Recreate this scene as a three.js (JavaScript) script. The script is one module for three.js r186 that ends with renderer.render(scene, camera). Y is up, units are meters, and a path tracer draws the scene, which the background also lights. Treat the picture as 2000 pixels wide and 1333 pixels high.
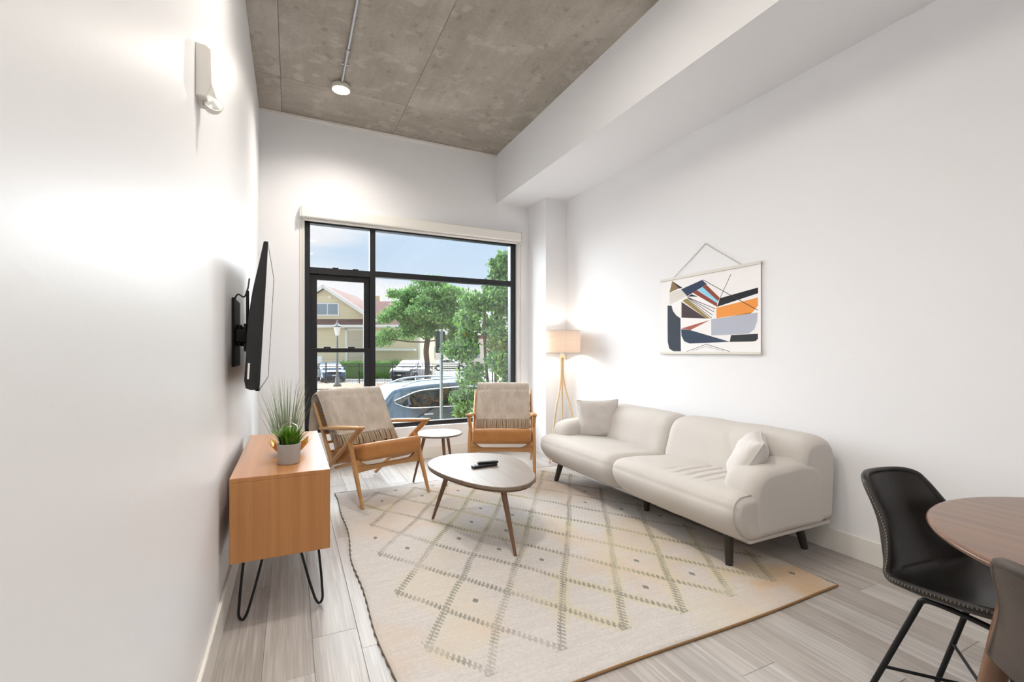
import * as THREE from 'three';
import { RoundedBoxGeometry } from 'three/addons/geometries/RoundedBoxGeometry.js';
import { RectAreaLightUniformsLib } from 'three/addons/lights/RectAreaLightUniformsLib.js';
import { mergeGeometries } from 'three/addons/utils/BufferGeometryUtils.js';

// ---------------------------------------------------------------- camera, sky, sun, exposure
const scene = new THREE.Scene();
const renderer = new THREE.WebGLRenderer({ antialias: true });
renderer.toneMapping = THREE.LinearToneMapping;
renderer.toneMappingExposure = 1.2;
renderer.shadowMap.enabled = true;
renderer.shadowMap.type = THREE.PCFSoftShadowMap;

const YAW = Math.atan2(432, 900);
const camera = new THREE.PerspectiveCamera(2 * Math.atan(666.5 / 900) * 180 / Math.PI, 2000 / 1333, 0.05, 400);
camera.position.set(0, 1.2, 0);
camera.rotation.set(0, -YAW, 0);
camera.setViewOffset(2000, 1333, 0, -20.5, 2000, 1333);

// deterministic random numbers and noise
function rng(seed) { let s = seed >>> 0; return () => { s = (s + 0x6d2b79f5) | 0; let t = Math.imul(s ^ (s >>> 15), 1 | s); t = (t + Math.imul(t ^ (t >>> 7), 61 | t)) ^ t; return ((t ^ (t >>> 14)) >>> 0) / 4294967296; }; }
function hash(x, y, z) { let h = Math.imul(x | 0, 374761393) + Math.imul(y | 0, 668265263) + Math.imul(z | 0, 2147483647 ^ 1274126177); h = Math.imul(h ^ (h >>> 13), 1274126177); return ((h ^ (h >>> 16)) >>> 0) / 4294967296; }
const sm = (t) => t * t * (3 - 2 * t), mod = (a, n) => ((a % n) + n) % n, clamp = (x, a = 0, b = 1) => Math.min(b, Math.max(a, x)), mix = (a, b, t) => a + (b - a) * t;
const step = (a, b, x) => sm(clamp((x - a) / (b - a)));
// value noise that repeats after px, py cells
function vn(x, y, px, py, s = 0) {
  const i = Math.floor(x), j = Math.floor(y), u = sm(x - i), v = sm(y - j), a = mod(i, px), b = mod(i + 1, px), c = mod(j, py), d = mod(j + 1, py);
  return mix(mix(hash(a, c, s), hash(b, c, s), u), mix(hash(a, d, s), hash(b, d, s), u), v);
}
function fbm(u, v, fx, fy, oct = 4, s = 0) { let t = 0, a = 0.5, n = 0; for (let o = 0; o < oct; o++) { t += a * vn(u * fx, v * fy, fx, fy, s + o * 17); n += a; fx *= 2; fy *= 2; a *= 0.5; } return t / n; }
function n3(x, y, z) { // plain 3-D value noise
  const i = Math.floor(x), j = Math.floor(y), k = Math.floor(z), u = sm(x - i), v = sm(y - j), w = sm(z - k), g = (a, b, c) => hash(i + a, j + b, (k + c) * 7 + 3);
  return mix(mix(mix(g(0, 0, 0), g(1, 0, 0), u), mix(g(0, 1, 0), g(1, 1, 0), u), v), mix(mix(g(0, 0, 1), g(1, 0, 1), u), mix(g(0, 1, 1), g(1, 1, 1), u), v), w);
}

// summer sky with thin white cloud all round, paler towards the horizon
{
  const W = 1024, H = 512, data = new Float32Array(W * H * 4);
  for (let r = 0; r < H; r++) {
    const up = ((r + 0.5) / H - 0.5) * Math.PI, y = Math.max(0, Math.sin(up));
    for (let c = 0; c < W; c++) {
      const ang = (c + 0.5) / W, k = Math.pow(1 - y, 4);
      const cl = step(0.38, 0.72, fbm(ang, y, 10, 16, 5, 5)) * 0.75 + 0.12 * fbm(ang, y, 24, 40, 3, 9);
      const t = clamp(k * 0.55 + cl), o = (r * W + c) * 4;
      data[o] = mix(0.5, 1.0, t); data[o + 1] = mix(0.73, 1.02, t); data[o + 2] = mix(0.98, 1.05, t); data[o + 3] = 1;
    }
  }
  const sky = new THREE.DataTexture(data, W, H, THREE.RGBAFormat, THREE.FloatType);
  sky.mapping = THREE.EquirectangularReflectionMapping; sky.magFilter = THREE.LinearFilter; sky.needsUpdate = true;
  scene.background = sky;
  scene.backgroundIntensity = 0.8;
}
// the sun behind thin cloud, beyond the window: a wide, soft source
const sun = new THREE.DirectionalLight(new THREE.Color(0.9, 0.965, 1.0), 22);
sun.position.set(2.5, 14.5, -40); sun.target.position.set(1.2, 1, -4);
sun.castShadow = true; sun.shadow.radius = 220;
sun.shadow.mapSize.set(4096, 4096);
Object.assign(sun.shadow.camera, { left: -40, right: 40, top: 40, bottom: -40, near: 1, far: 120 });
scene.add(sun, sun.target);
const LAMP_WARM = new THREE.Color(1, 0.93, 0.84);
const CEILING_LAMP_POWER = 7.2, FLOOR_LAMP_POWER = 0.45, FILL_PANEL_POWER = 13;
RectAreaLightUniformsLib.init();

// ---------------------------------------------------------------- helpers
const taken = new Map();
function numbered(n) { const k = taken.get(n) ?? 0; taken.set(n, k + 1); return k ? `${n}_${String(k).padStart(3, '0')}` : n; }
function shade(o) { o.castShadow = true; o.receiveShadow = true; return o; }
function mesh(name, geo, mat, parent) { const m = shade(new THREE.Mesh(Array.isArray(geo) ? merge(geo) : geo, mat)); m.name = parent === scene ? numbered(name) : name; parent.add(m); return m; }
function merge(list) { return mergeGeometries(list.map((g) => { const q = g.index ? g.toNonIndexed() : g; for (const k of Object.keys(q.attributes)) if (!['position', 'normal', 'uv'].includes(k)) q.deleteAttribute(k); return q; })); }
function thing(name, label, category, [x, y, z] = [0, 0, 0], turn = 0, group) {
  const o = new THREE.Group(); o.name = numbered(name); o.position.set(x, y, z); o.rotation.y = turn; o.userData = { label, category }; if (group) o.userData.group = group; scene.add(o); return o;
}
function struct(name, geo, mat, label) { const m = mesh(name, geo, mat, scene); m.userData.kind = 'structure'; if (label) m.userData.label = label; return m; }
const V = (x, y, z) => new THREE.Vector3(x, y, z);
const BX = (x0, x1, y0, y1, z0, z1) => metreUV(new THREE.BoxGeometry(x1 - x0, y1 - y0, z1 - z0).translate((x0 + x1) / 2, (y0 + y1) / 2, (z0 + z1) / 2));
const RB = (x0, x1, y0, y1, z0, z1, r = 0.005, s = 2) => metreUV(new RoundedBoxGeometry(x1 - x0, y1 - y0, z1 - z0, s, r).translate((x0 + x1) / 2, (y0 + y1) / 2, (z0 + z1) / 2));
// uv in metres, projected along the main direction of every face
function metreUV(g, ox = 0, oy = 0, swap = false) {
  if (!g.attributes.normal) g.computeVertexNormals();
  const p = g.attributes.position, n = g.attributes.normal, uv = new Float32Array(p.count * 2);
  for (let i = 0; i < p.count; i++) {
    const ax = Math.abs(n.getX(i)), ay = Math.abs(n.getY(i)), az = Math.abs(n.getZ(i));
    let u, v; if (ay >= ax && ay >= az) { u = p.getX(i); v = p.getZ(i); } else if (ax >= az) { u = p.getZ(i); v = p.getY(i); } else { u = p.getX(i); v = p.getY(i); }
    if (swap) [u, v] = [v, u];
    uv[i * 2] = u + ox; uv[i * 2 + 1] = v + oy;
  }
  g.setAttribute('uv', new THREE.BufferAttribute(uv, 2)); return g;
}
// tapered round or oval bar between two points; flat squeezes it across the side direction
function limb(p0, p1, r0, r1, flat = 1, side = V(1, 0, 0), seg = 14) {
  const a = V(...p0), b = V(...p1), y = b.clone().sub(a), L = y.length(); y.normalize();
  let x = side.clone().addScaledVector(y, -side.dot(y)); if (x.length() < 1e-3) x = V(0, 0, 1).addScaledVector(y, -y.z); x.normalize();
  const z = x.clone().cross(y);
  const g = new THREE.CylinderGeometry(r1, r0, L, seg, 1); g.scale(flat, 1, 1);
  const uv = g.attributes.uv; for (let i = 0; i < uv.count; i++) uv.setXY(i, uv.getX(i) * r0 * 6, uv.getY(i) * L);
  return g.applyMatrix4(new THREE.Matrix4().makeBasis(x, y, z).setPosition(a.add(b).multiplyScalar(0.5)));
}
function tube(pts, r, n = 40, seg = 8, closed = false) {
  const c = new THREE.CatmullRomCurve3(pts.map((p) => V(...p)), closed, 'centripetal'); return new THREE.TubeGeometry(c, n, r, seg, closed);
}
function lathe(pts, seg = 32) { return new THREE.LatheGeometry(pts.map((p) => new THREE.Vector2(...p)), seg); }
// closed outline through points, resampled evenly
function smoothLoop(pts, n, tension = 0.5) {
  const c = new THREE.CatmullRomCurve3(pts.map(([x, y]) => V(x, y, 0)), true, 'catmullrom', tension); c.arcLengthDivisions = 400;
  return c.getSpacedPoints(n).slice(0, n).map((p) => [p.x, p.y]);
}
function roundedLoop(pts, r, k = 5) { // polygon with rounded corners; r may be a list
  const out = [], n = pts.length;
  pts.forEach((p, i) => {
    const a = pts[(i + n - 1) % n], b = pts[(i + 1) % n], q = Array.isArray(r) ? r[i] : r, la = Math.hypot(a[0] - p[0], a[1] - p[1]), lb = Math.hypot(b[0] - p[0], b[1] - p[1]);
    const A = [p[0] + (a[0] - p[0]) / la * Math.min(q, la * 0.49), p[1] + (a[1] - p[1]) / la * Math.min(q, la * 0.49)], B = [p[0] + (b[0] - p[0]) / lb * Math.min(q, lb * 0.49), p[1] + (b[1] - p[1]) / lb * Math.min(q, lb * 0.49)];
    for (let j = 0; j <= k; j++) { const t = j / k, s = 1 - t; out.push([s * s * A[0] + 2 * s * t * p[0] + t * t * B[0], s * s * A[1] + 2 * s * t * p[1] + t * t * B[1]]); }
  });
  return out;
}
function resample(loop, n) {
  const L = [0]; for (let i = 0; i < loop.length; i++) { const a = loop[i], b = loop[(i + 1) % loop.length]; L.push(L[i] + Math.hypot(b[0] - a[0], b[1] - a[1])); }
  const out = []; let j = 0;
  for (let i = 0; i < n; i++) { const t = (i / n) * L[loop.length]; while (L[j + 1] < t) j++; const a = loop[j], b = loop[(j + 1) % loop.length], k = (t - L[j]) / (L[j + 1] - L[j] || 1); out.push([mix(a[0], b[0], k), mix(a[1], b[1], k)]); }
  return out;
}
// upholstery: a profile (x, y) drawn along z with soft ends; bulge swells the middle, disp(x, y, z) pushes along the normal
function softLoft(loop, z0, z1, r, { n = 96, m = 40, disp, bulge = 0, inset = Math.min(r, 0.045) } = {}) {
  let P = resample(loop, n); let area = 0; for (let i = 0; i < n; i++) { const a = P[i], b = P[(i + 1) % n]; area += a[0] * b[1] - b[0] * a[1]; }
  if (area < 0) P = P.reverse();
  const N = P.map((p, i) => { const a = P[(i + n - 2) % n], b = P[(i + 2) % n], x = b[1] - a[1], y = -(b[0] - a[0]), l = Math.hypot(x, y) || 1; return [x / l, y / l]; });
  const Z = [], I = [], rs = 7, R = Math.min(r, (z1 - z0) / 2);
  for (let i = 0; i <= rs; i++) { const t = i / rs * Math.PI / 2; Z.push(z0 + R * (1 - Math.cos(t))); I.push(Math.min(inset, R) * (1 - Math.sin(t))); }
  for (let i = 1; i < m; i++) { Z.push(mix(z0 + R, z1 - R, i / m)); I.push(0); }
  for (let i = rs; i >= 0; i--) { Z.push(z0 + z1 - Z[i]); I.push(I[i]); }
  const pos = [], idx = [], C = P.reduce((s, p) => [s[0] + p[0] / n, s[1] + p[1] / n], [0, 0]);
  Z.forEach((z, k) => {
    const bz = bulge * Math.pow(Math.max(0, 1 - ((z - (z0 + z1) / 2) / ((z1 - z0) / 2)) ** 2), 0.7);
    for (let i = 0; i < n; i++) {
      const e = -I[k] + bz + (disp ? disp(P[i][0], P[i][1], z, N[i]) : 0); pos.push(P[i][0] + N[i][0] * e, P[i][1] + N[i][1] * e, z);
    }
  });
  for (let k = 0; k < Z.length - 1; k++) for (let i = 0; i < n; i++) { const a = k * n + i, b = k * n + (i + 1) % n, c = a + n, d = b + n; idx.push(a, b, c, b, d, c); }
  const end = (k, flip) => { const o = pos.length / 3; pos.push(C[0], C[1], Z[k]); for (let i = 0; i < n; i++) { const a = k * n + i, b = k * n + (i + 1) % n; flip ? idx.push(o, b, a) : idx.push(o, a, b); } };
  end(0, true); end(Z.length - 1, false);
  const g = new THREE.BufferGeometry(); g.setAttribute('position', new THREE.Float32BufferAttribute(pos, 3)); g.setIndex(idx); g.computeVertexNormals(); return metreUV(g);
}
// a sheet over a grid with thickness; f(u, v) -> [x, y, z]
function sheet(f, nu, nv, t, flatUV) {
  const g = new THREE.PlaneGeometry(1, 1, nu, nv), p = g.attributes.position;
  for (let i = 0; i < p.count; i++) { const q = f(p.getX(i) + 0.5, p.getY(i) + 0.5); p.setXYZ(i, ...q); }
  g.computeVertexNormals();
  const n = g.attributes.normal, c = p.count, pos = [], uv = [], idx = [], W = nu + 1;
  for (const s of [0.5, -0.5]) for (let i = 0; i < c; i++) { pos.push(p.getX(i) + n.getX(i) * t * s, p.getY(i) + n.getY(i) * t * s, p.getZ(i) + n.getZ(i) * t * s); uv.push(g.attributes.uv.getX(i), g.attributes.uv.getY(i)); }
  const gi = g.index.array; for (let i = 0; i < gi.length; i += 3) { idx.push(gi[i], gi[i + 1], gi[i + 2], gi[i] + c, gi[i + 2] + c, gi[i + 1] + c); }
  const rim = []; for (let i = 0; i < nu; i++) rim.push(i); for (let j = 0; j < nv; j++) rim.push(j * W + nu); for (let i = nu; i > 0; i--) rim.push(nv * W + i); for (let j = nv; j > 0; j--) rim.push(j * W);
  rim.forEach((a, i) => { const b = rim[(i + 1) % rim.length]; idx.push(b, a, b + c, a, a + c, b + c); });
  const o = new THREE.BufferGeometry(); o.setAttribute('position', new THREE.Float32BufferAttribute(pos, 3)); o.setAttribute('uv', new THREE.Float32BufferAttribute(uv, 2)); o.setIndex(idx); o.computeVertexNormals(); return flatUV ? o : metreUV(o);
}
function plate(loop, t, bevel = 0.002, seg = 3, holes = []) { // flat outline (x, y) of thickness t along +z
  const s = new THREE.Shape(loop.map((p) => new THREE.Vector2(...p))); for (const h of holes) s.holes.push(new THREE.Path(h.map((p) => new THREE.Vector2(...p))));
  return new THREE.ExtrudeGeometry(s, { depth: t - 2 * bevel, bevelEnabled: bevel > 0, bevelThickness: bevel, bevelSize: bevel, bevelOffset: -bevel, bevelSegments: seg, curveSegments: 16 }).translate(0, 0, bevel);
}

// ---------------------------------------------------------------- textures
function tex(w, h, f, { srgb = true, sx = 1, sy = 1 } = {}) {
  const d = new Uint8Array(w * h * 4);
  for (let y = 0; y < h; y++) for (let x = 0; x < w; x++) { const c = f((x + 0.5) / w, (y + 0.5) / h, x, y), o = (y * w + x) * 4; for (let k = 0; k < 3; k++) d[o + k] = clamp(typeof c === 'number' ? c : c[k], 0, 255); d[o + 3] = 255; }
  const t = new THREE.DataTexture(d, w, h); t.wrapS = t.wrapT = THREE.RepeatWrapping; t.magFilter = THREE.LinearFilter; t.minFilter = THREE.LinearMipmapLinearFilter; t.generateMipmaps = true;
  if (srgb) t.colorSpace = THREE.SRGBColorSpace; t.repeat.set(1 / sx, 1 / sy); t.needsUpdate = true; return t;
}
const rgb = (hex) => [1, 3, 5].map((i) => parseInt(hex.slice(i, i + 2), 16));
const lerp3 = (a, b, t) => a.map((x, i) => mix(x, b[i], t));
// wood: grain runs along v
function wood(light, dark, { size = 0.6, streak = 40, knots = 0.6, seed = 1, len = 2 } = {}) {
  const A = rgb(light), B = rgb(dark);
  return tex(512, 512, (u, v) => {
    const w = fbm(u, v, 4, 2, 3, seed) * 0.5, line = fbm(u + 0, v, streak, len, 3, seed + 3), fine = fbm(u, v, 120, 6, 2, seed + 8), ring = 0.5 + 0.5 * Math.sin((u * 7 + w * knots * 4) * Math.PI * 2);
    return lerp3(A, B, clamp(0.45 * line + 0.3 * fine + 0.25 * ring * w * 2));
  }, { sx: size, sy: size * 2 });
}
const T = {
  pale: wood('#ead3ae', '#d2b386', { seed: 6, size: 0.3 }),
  oak: wood('#cfa573', '#a87440', { seed: 3, size: 0.3 }),
  honey: wood('#c48a4f', '#a06631', { seed: 11, size: 0.5, knots: 0.3 }),
  walnut: wood('#8a6448', '#4d3324', { seed: 21, size: 0.5, knots: 1 }),
  greyWood: wood('#8f867e', '#655c55', { seed: 31, size: 0.5 }),
  floor: tex(1024, 1024, (u, v) => {
    const w = fbm(u, v, 6, 3, 3, 40), line = fbm(u, v, 48, 3, 4, 42), fine = fbm(u, v, 200, 10, 2, 44), blot = fbm(u, v, 5, 3, 4, 47), sc = step(0.62, 0.8, fbm(u, v, 90, 8, 2, 49));
    const t = clamp(0.35 * line + 0.25 * fine + 0.3 * blot + 0.1 * w); return lerp3(lerp3([200, 197, 195], [154, 149, 145], step(0.2, 0.8, t)), [222, 220, 218], sc * 0.3);
  }, { sx: 1.1, sy: 2.2 }),
  floorBump: tex(512, 512, (u, v) => 255 * (0.5 * fbm(u, v, 100, 6, 3, 44) + 0.5 * fbm(u, v, 30, 3, 3, 42)), { srgb: false, sx: 1.1, sy: 2.2 }),
  concrete: tex(1024, 1024, (u, v) => {
    const a = fbm(u, v, 3, 3, 5, 60), b = fbm(u, v, 14, 14, 4, 63), c = fbm(u, v, 70, 9, 3, 66), d = step(0.6, 0.78, fbm(u, v, 22, 26, 4, 69)), e = step(0.72, 0.84, fbm(u, v, 40, 34, 3, 72)), f = fbm(u, v, 200, 200, 2, 75);
    let k = lerp3([184, 177, 167], [146, 138, 127], clamp(step(0.3, 0.7, a) * 0.55 + b * 0.35 + (c - 0.5) * 0.35 + (f - 0.5) * 0.35)); k = lerp3(k, [196, 190, 181], d * 0.4); return lerp3(k, [112, 104, 94], e * 0.3);
  }, { sx: 2.6, sy: 2.6 }),
  concreteBump: tex(512, 512, (u, v) => 255 * (0.6 * fbm(u, v, 14, 14, 5, 63) + 0.4 * fbm(u, v, 90, 90, 2, 75)), { srgb: false, sx: 2.6, sy: 2.6 }),
  linen: tex(256, 256, (u, v, x, y) => 128 + 60 * ((x % 4 < 2) ^ (y % 4 < 2) ? 1 : -1) * (0.4 + 0.6 * fbm(u, v, 64, 64, 2, 80)) + 60 * (fbm(u, v, 20, 20, 3, 83) - 0.5), { srgb: false, sx: 0.16, sy: 0.16 }),
  throwCol: tex(512, 512, (u, v, x, y) => { const a = fbm(u, v, 10, 6, 4, 90), b = fbm(u, v, 150, 20, 2, 93), c = (y % 6 < 3 ? 1 : 0) * 0.12; return lerp3([200, 190, 179], [152, 141, 130], clamp(a * 0.45 + b * 0.5 + c - 0.05)); }, { sx: 0.5, sy: 0.5 }),
  knit: tex(256, 256, (u, v, x, y) => 120 + 70 * Math.sin(y * Math.PI / 4) * Math.sin(x * Math.PI / 2) + 90 * (fbm(u, v, 60, 60, 2, 95) - 0.5), { srgb: false, sx: 0.16, sy: 0.16 }),
  leather: tex(512, 512, (u, v) => 255 * (0.65 * fbm(u, v, 90, 90, 3, 97) + 0.35 * fbm(u, v, 12, 12, 3, 99)), { srgb: false, sx: 0.4, sy: 0.4 }),
  tan: tex(512, 512, (u, v) => lerp3([196, 141, 82], [166, 108, 56], clamp(fbm(u, v, 8, 8, 4, 101) * 0.7 + fbm(u, v, 120, 120, 2, 103) * 0.3)), { sx: 0.6, sy: 0.6 }),
  shade: tex(256, 256, (u, v, x, y) => lerp3([238, 228, 218], [214, 200, 188], clamp(0.5 * fbm(u, v, 4, 120, 2, 107) + 0.5 * fbm(u, v, 160, 4, 2, 109))), { sx: 0.3, sy: 0.3 }),
  paint: tex(512, 512, (u, v) => 255 * (0.7 * fbm(u, v, 64, 64, 3, 111) + 0.3 * fbm(u, v, 8, 8, 3, 113)), { srgb: false, sx: 0.8, sy: 0.8 }),
  siding: tex(64, 256, (u, v, x, y) => { const k = (y % 32) / 32; return lerp3([236, 221, 186], [196, 180, 146], k < 0.1 ? 0.8 : 0.2 * fbm(u, v, 8, 40, 2, 115)); }, { sx: 1.6, sy: 1.6 }),
  shingle: tex(512, 512, (u, v, x, y) => { const row = Math.floor(y / 32), col = Math.floor((x + (row % 2) * 20) / 42), k = hash(col % 12, row, 117); return lerp3([138, 102, 92], [102, 73, 66], k * 0.7 + 0.3 * fbm(u, v, 90, 90, 2, 119) + (y % 32 < 3 ? 0.3 : 0)); }, { sx: 2.6, sy: 2.6 }),
  gravel: tex(512, 512, (u, v) => lerp3([196, 164, 138], [120, 104, 90], step(0.3, 0.7, fbm(u, v, 60, 60, 3, 121))), { sx: 3, sy: 3 }),
  asphalt: tex(512, 512, (u, v) => lerp3([172, 169, 164], [140, 138, 134], fbm(u, v, 60, 60, 4, 123)), { sx: 4, sy: 4 }),
};
// ---------------------------------------------------------------- materials
const S = (o) => new THREE.MeshStandardMaterial(o), PH = (o) => new THREE.MeshPhysicalMaterial(o);
const M = {
  satin: S({ color: '#ecedf0', roughness: 0.39, bumpMap: T.paint, bumpScale: 0.0004 }),
  wall: S({ color: '#ecedf0', roughness: 0.8, bumpMap: T.paint, bumpScale: 0.0004 }),
  flatWhite: S({ color: '#ebe9e5', roughness: 0.6 }),
  trim: S({ color: '#e9e7e2', roughness: 0.3 }),
  concrete: S({ map: T.concrete, bumpMap: T.concreteBump, bumpScale: 0.003, roughness: 0.75 }),
  floorBase: S({ color: '#5c534b', roughness: 0.8 }),
  frame: S({ color: '#14161b', roughness: 0.38 }),
  gasket: S({ color: '#0b0c0e', roughness: 0.7 }),
  glass: PH({ color: '#ffffff', roughness: 0, transmission: 1, thickness: 0, ior: 1.5 }),
  clear: PH({ color: '#ffffff', roughness: 0.02, transmission: 1, thickness: 0, ior: 1.5 }),
  steel: S({ color: '#b9bcc0', roughness: 0.32, metalness: 0.9 }),
  chrome: S({ color: '#dfe2e6', roughness: 0.15, metalness: 1 }),
  blackMetal: S({ color: '#17181a', roughness: 0.45, metalness: 0.4 }),
  blackPlastic: S({ color: '#16171a', roughness: 0.42 }),
  gunmetal: S({ color: '#3a3c40', roughness: 0.4, metalness: 0.6 }),
  screen: PH({ color: '#050608', roughness: 0.06, clearcoat: 1, clearcoatRoughness: 0.03 }),
  whitePlastic: S({ color: '#e6e3dd', roughness: 0.35 }),
  reflector: S({ color: '#f2f2f0', roughness: 0.15, metalness: 0.3 }),
  honey: PH({ map: T.honey, roughness: 0.4, clearcoat: 0.6, clearcoatRoughness: 0.36 }),
  oak: S({ map: T.oak, roughness: 0.42 }),
  paleOak: S({ map: T.pale, roughness: 0.45 }),
  walnut: PH({ map: T.walnut, roughness: 0.3, clearcoat: 0.35, clearcoatRoughness: 0.2 }),
  greyTop: PH({ map: T.greyWood, color: '#fff4ea', roughness: 0.42, clearcoat: 0.25, clearcoatRoughness: 0.32 }),
  sofa: S({ color: '#c9c4bf', roughness: 0.95, bumpMap: T.linen, bumpScale: 0.0006 }),
  pillow: S({ color: '#c6c1bd', roughness: 0.95, bumpMap: T.linen, bumpScale: 0.0006 }),
  pillowWhite: S({ color: '#d2cecb', roughness: 0.95, bumpMap: T.linen, bumpScale: 0.0006 }),
  sofaLeg: S({ color: '#2e2620', roughness: 0.5 }),
  tan: S({ map: T.tan, bumpMap: T.leather, bumpScale: 0.0006, roughness: 0.42 }),
  throwWool: S({ map: T.throwCol, bumpMap: T.knit, bumpScale: 0.0015, roughness: 1, side: THREE.DoubleSide }),
  tassel: S({ map: T.throwCol, color: '#e0d6c8', roughness: 1 }),
  blackLeather: PH({ color: '#120d0a', bumpMap: T.leather, bumpScale: 0.0005, roughness: 0.36 }),
  greyLeather: PH({ color: '#4a3f38', bumpMap: T.leather, bumpScale: 0.0008, roughness: 0.45 }),
  stitch: S({ color: '#8a7c6c', roughness: 0.8 }),
  lampShade: PH({ map: T.shade, roughness: 1, transmission: 0.35, thickness: 0, side: THREE.DoubleSide }),
  bulb: S({ color: '#fff2dd', emissive: new THREE.Color(1, 0.8, 0.55), emissiveIntensity: 6 }),
  lens: S({ color: '#ffffff', emissive: new THREE.Color(1, 0.9, 0.75), emissiveIntensity: 5 }), diffuser: S({ color: '#ffffff', emissive: new THREE.Color(1, 0.92, 0.8), emissiveIntensity: 2 }),
  cord: S({ color: '#a9a49c', roughness: 0.8 }),
  dowel: S({ color: '#d9d5cc', roughness: 0.5 }),
  rugEdge: S({ color: '#8a6a48', roughness: 1 }),
  rugStitch: S({ color: '#6a6558', roughness: 1 }),
  ceramic: S({ color: '#a7a3a1', roughness: 0.55 }),
  soil: S({ color: '#3a3128', roughness: 1 }),
  basket: S({ color: '#8d7a60', roughness: 0.9 }),
  gold: S({ color: '#c79a4c', roughness: 0.28, metalness: 0.75 }),
  white: S({ color: '#f1efeb', roughness: 0.6 }),
  succulent: PH({ color: '#7fae3a', roughness: 0.55, transmission: 0.2, thickness: 0, side: THREE.DoubleSide, vertexColors: true }),
  tallGrass: PH({ color: '#8e9a78', roughness: 0.7, transmission: 0.2, thickness: 0, side: THREE.DoubleSide }),
  leafA: PH({ color: '#ffffff', roughness: 0.8, transmission: 0.35, thickness: 0, side: THREE.DoubleSide }),
  bark: S({ color: '#6b5d4f', roughness: 0.95 }),
  siding: S({ map: T.siding, roughness: 0.9 }), shingle: S({ map: T.shingle, roughness: 0.95 }), houseTrim: S({ color: '#efece6', roughness: 0.7 }), garage: S({ color: '#cdbfab', roughness: 0.8 }), houseGlass: S({ color: '#8b9aa6', roughness: 0.15 }),
  paleWall: S({ color: '#e3dccf', roughness: 0.9 }),
  asphalt: S({ map: T.asphalt, roughness: 0.95 }), gravel: S({ map: T.gravel, roughness: 1 }), walk: S({ color: '#c4c0b8', roughness: 0.95 }),
  iron: S({ color: '#1c1d1f', roughness: 0.6 }), galvanised: S({ color: '#9fa5a8', roughness: 0.45, metalness: 0.5 }), signBack: S({ color: '#3d4a45', roughness: 0.5, metalness: 0.2 }), signWhite: S({ color: '#f3f3f0', roughness: 0.6 }), lampPost: S({ color: '#6e7270', roughness: 0.5 }), lantern: S({ color: '#e8e6df', roughness: 0.4 }),
  carBlueGrey: PH({ color: '#5f7385', roughness: 0.3, metalness: 0.4, clearcoat: 1, clearcoatRoughness: 0.06 }), carGrey: PH({ color: '#4b5058', roughness: 0.35, metalness: 0.4, clearcoat: 1, clearcoatRoughness: 0.08 }), carBlue: PH({ color: '#2b5a86', roughness: 0.35, metalness: 0.3, clearcoat: 1, clearcoatRoughness: 0.08 }), carWhite: PH({ color: '#dfe1e2', roughness: 0.35, clearcoat: 1, clearcoatRoughness: 0.1 }),
  carGlass: PH({ color: '#1b2630', roughness: 0.05, clearcoat: 1, clearcoatRoughness: 0.02 }), tyre: S({ color: '#1b1b1c', roughness: 0.9 }), headlight: S({ color: '#d9dfe4', roughness: 0.12, metalness: 0.3 }), grille: S({ color: '#101113', roughness: 0.4 }),
};

// ---------------------------------------------------------------- the room
const XL = -0.275, XR = 2.95, ZB = -5.08, ZF = 2.3, CEIL = 3.562, SOFX = 2.233, SOFY = 2.982;
const WIN = { x0: 0.125, x1: 2.515, y0: 0.362, y1: 2.57 };
{
  const floor = struct('floor', BX(XL - 0.3, XR + 0.3, -0.3, -0.012, ZB - 0.3, ZF + 0.3), M.floorBase, 'grey oak plank floor with a faint sheen');
  const tones = ['#ffffff', '#f7f4f1', '#f1edea', '#faf8f6', '#ebe6e2', '#f4f0ec'].map((c) => S({ map: T.floor, bumpMap: T.floorBump, bumpScale: 0.0006, color: c, roughness: 0.36 }));
  const W = 0.178, L = 1.22, rand = rng(7), cache = new Map();
  const plankGeo = (w, l, k) => {
    const key = [w.toFixed(3), l.toFixed(3), k].join(); if (cache.has(key)) return cache.get(key);
    const c = 0.0016, a = w / 2 - 0.0004, b = l / 2 - 0.0004, ring = (x, z, y) => [[-x, y, -z], [x, y, -z], [x, y, z], [-x, y, z]], R = [ring(a, b, -0.012), ring(a, b, -c), ring(a - c, b - c, 0)], pos = [];
    const quad = (p, q, r, s) => pos.push(...p, ...r, ...q, ...p, ...s, ...r);
    for (let j = 0; j < 2; j++) for (let i = 0; i < 4; i++) { const n = (i + 1) % 4; quad(R[j][i], R[j][n], R[j + 1][n], R[j + 1][i]); }
    quad(R[2][0], R[2][1], R[2][2], R[2][3]);
    const g = new THREE.BufferGeometry(); g.setAttribute('position', new THREE.Float32BufferAttribute(pos, 3)); g.computeVertexNormals();
    if (g.attributes.normal.getY(pos.length / 3 - 1) < 0) { for (let i = 0; i < pos.length; i += 9) for (let q = 0; q < 3; q++) { const t = pos[i + q]; pos[i + q] = pos[i + 3 + q]; pos[i + 3 + q] = t; } g.setAttribute('position', new THREE.Float32BufferAttribute(pos, 3)); g.computeVertexNormals(); }
    metreUV(g, k * 0.37, k * 0.61); cache.set(key, g); return g;
  };
  for (let x = XL, row = 0; x < XR - 0.01; x += W, row++) {
    const w = Math.min(W, XR - x);
    for (let z = ZB - L * rand(); z < ZF; z += L) {
      const a = Math.max(z, ZB), b = Math.min(z + L, ZF); if (b - a < 0.02) continue;
      const m = mesh('plank', plankGeo(w, b - a, Math.floor(rand() * 7)), tones[Math.floor(rand() * tones.length)], floor); m.position.set(x + w / 2, 0, (a + b) / 2);
    }
  }
}
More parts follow.
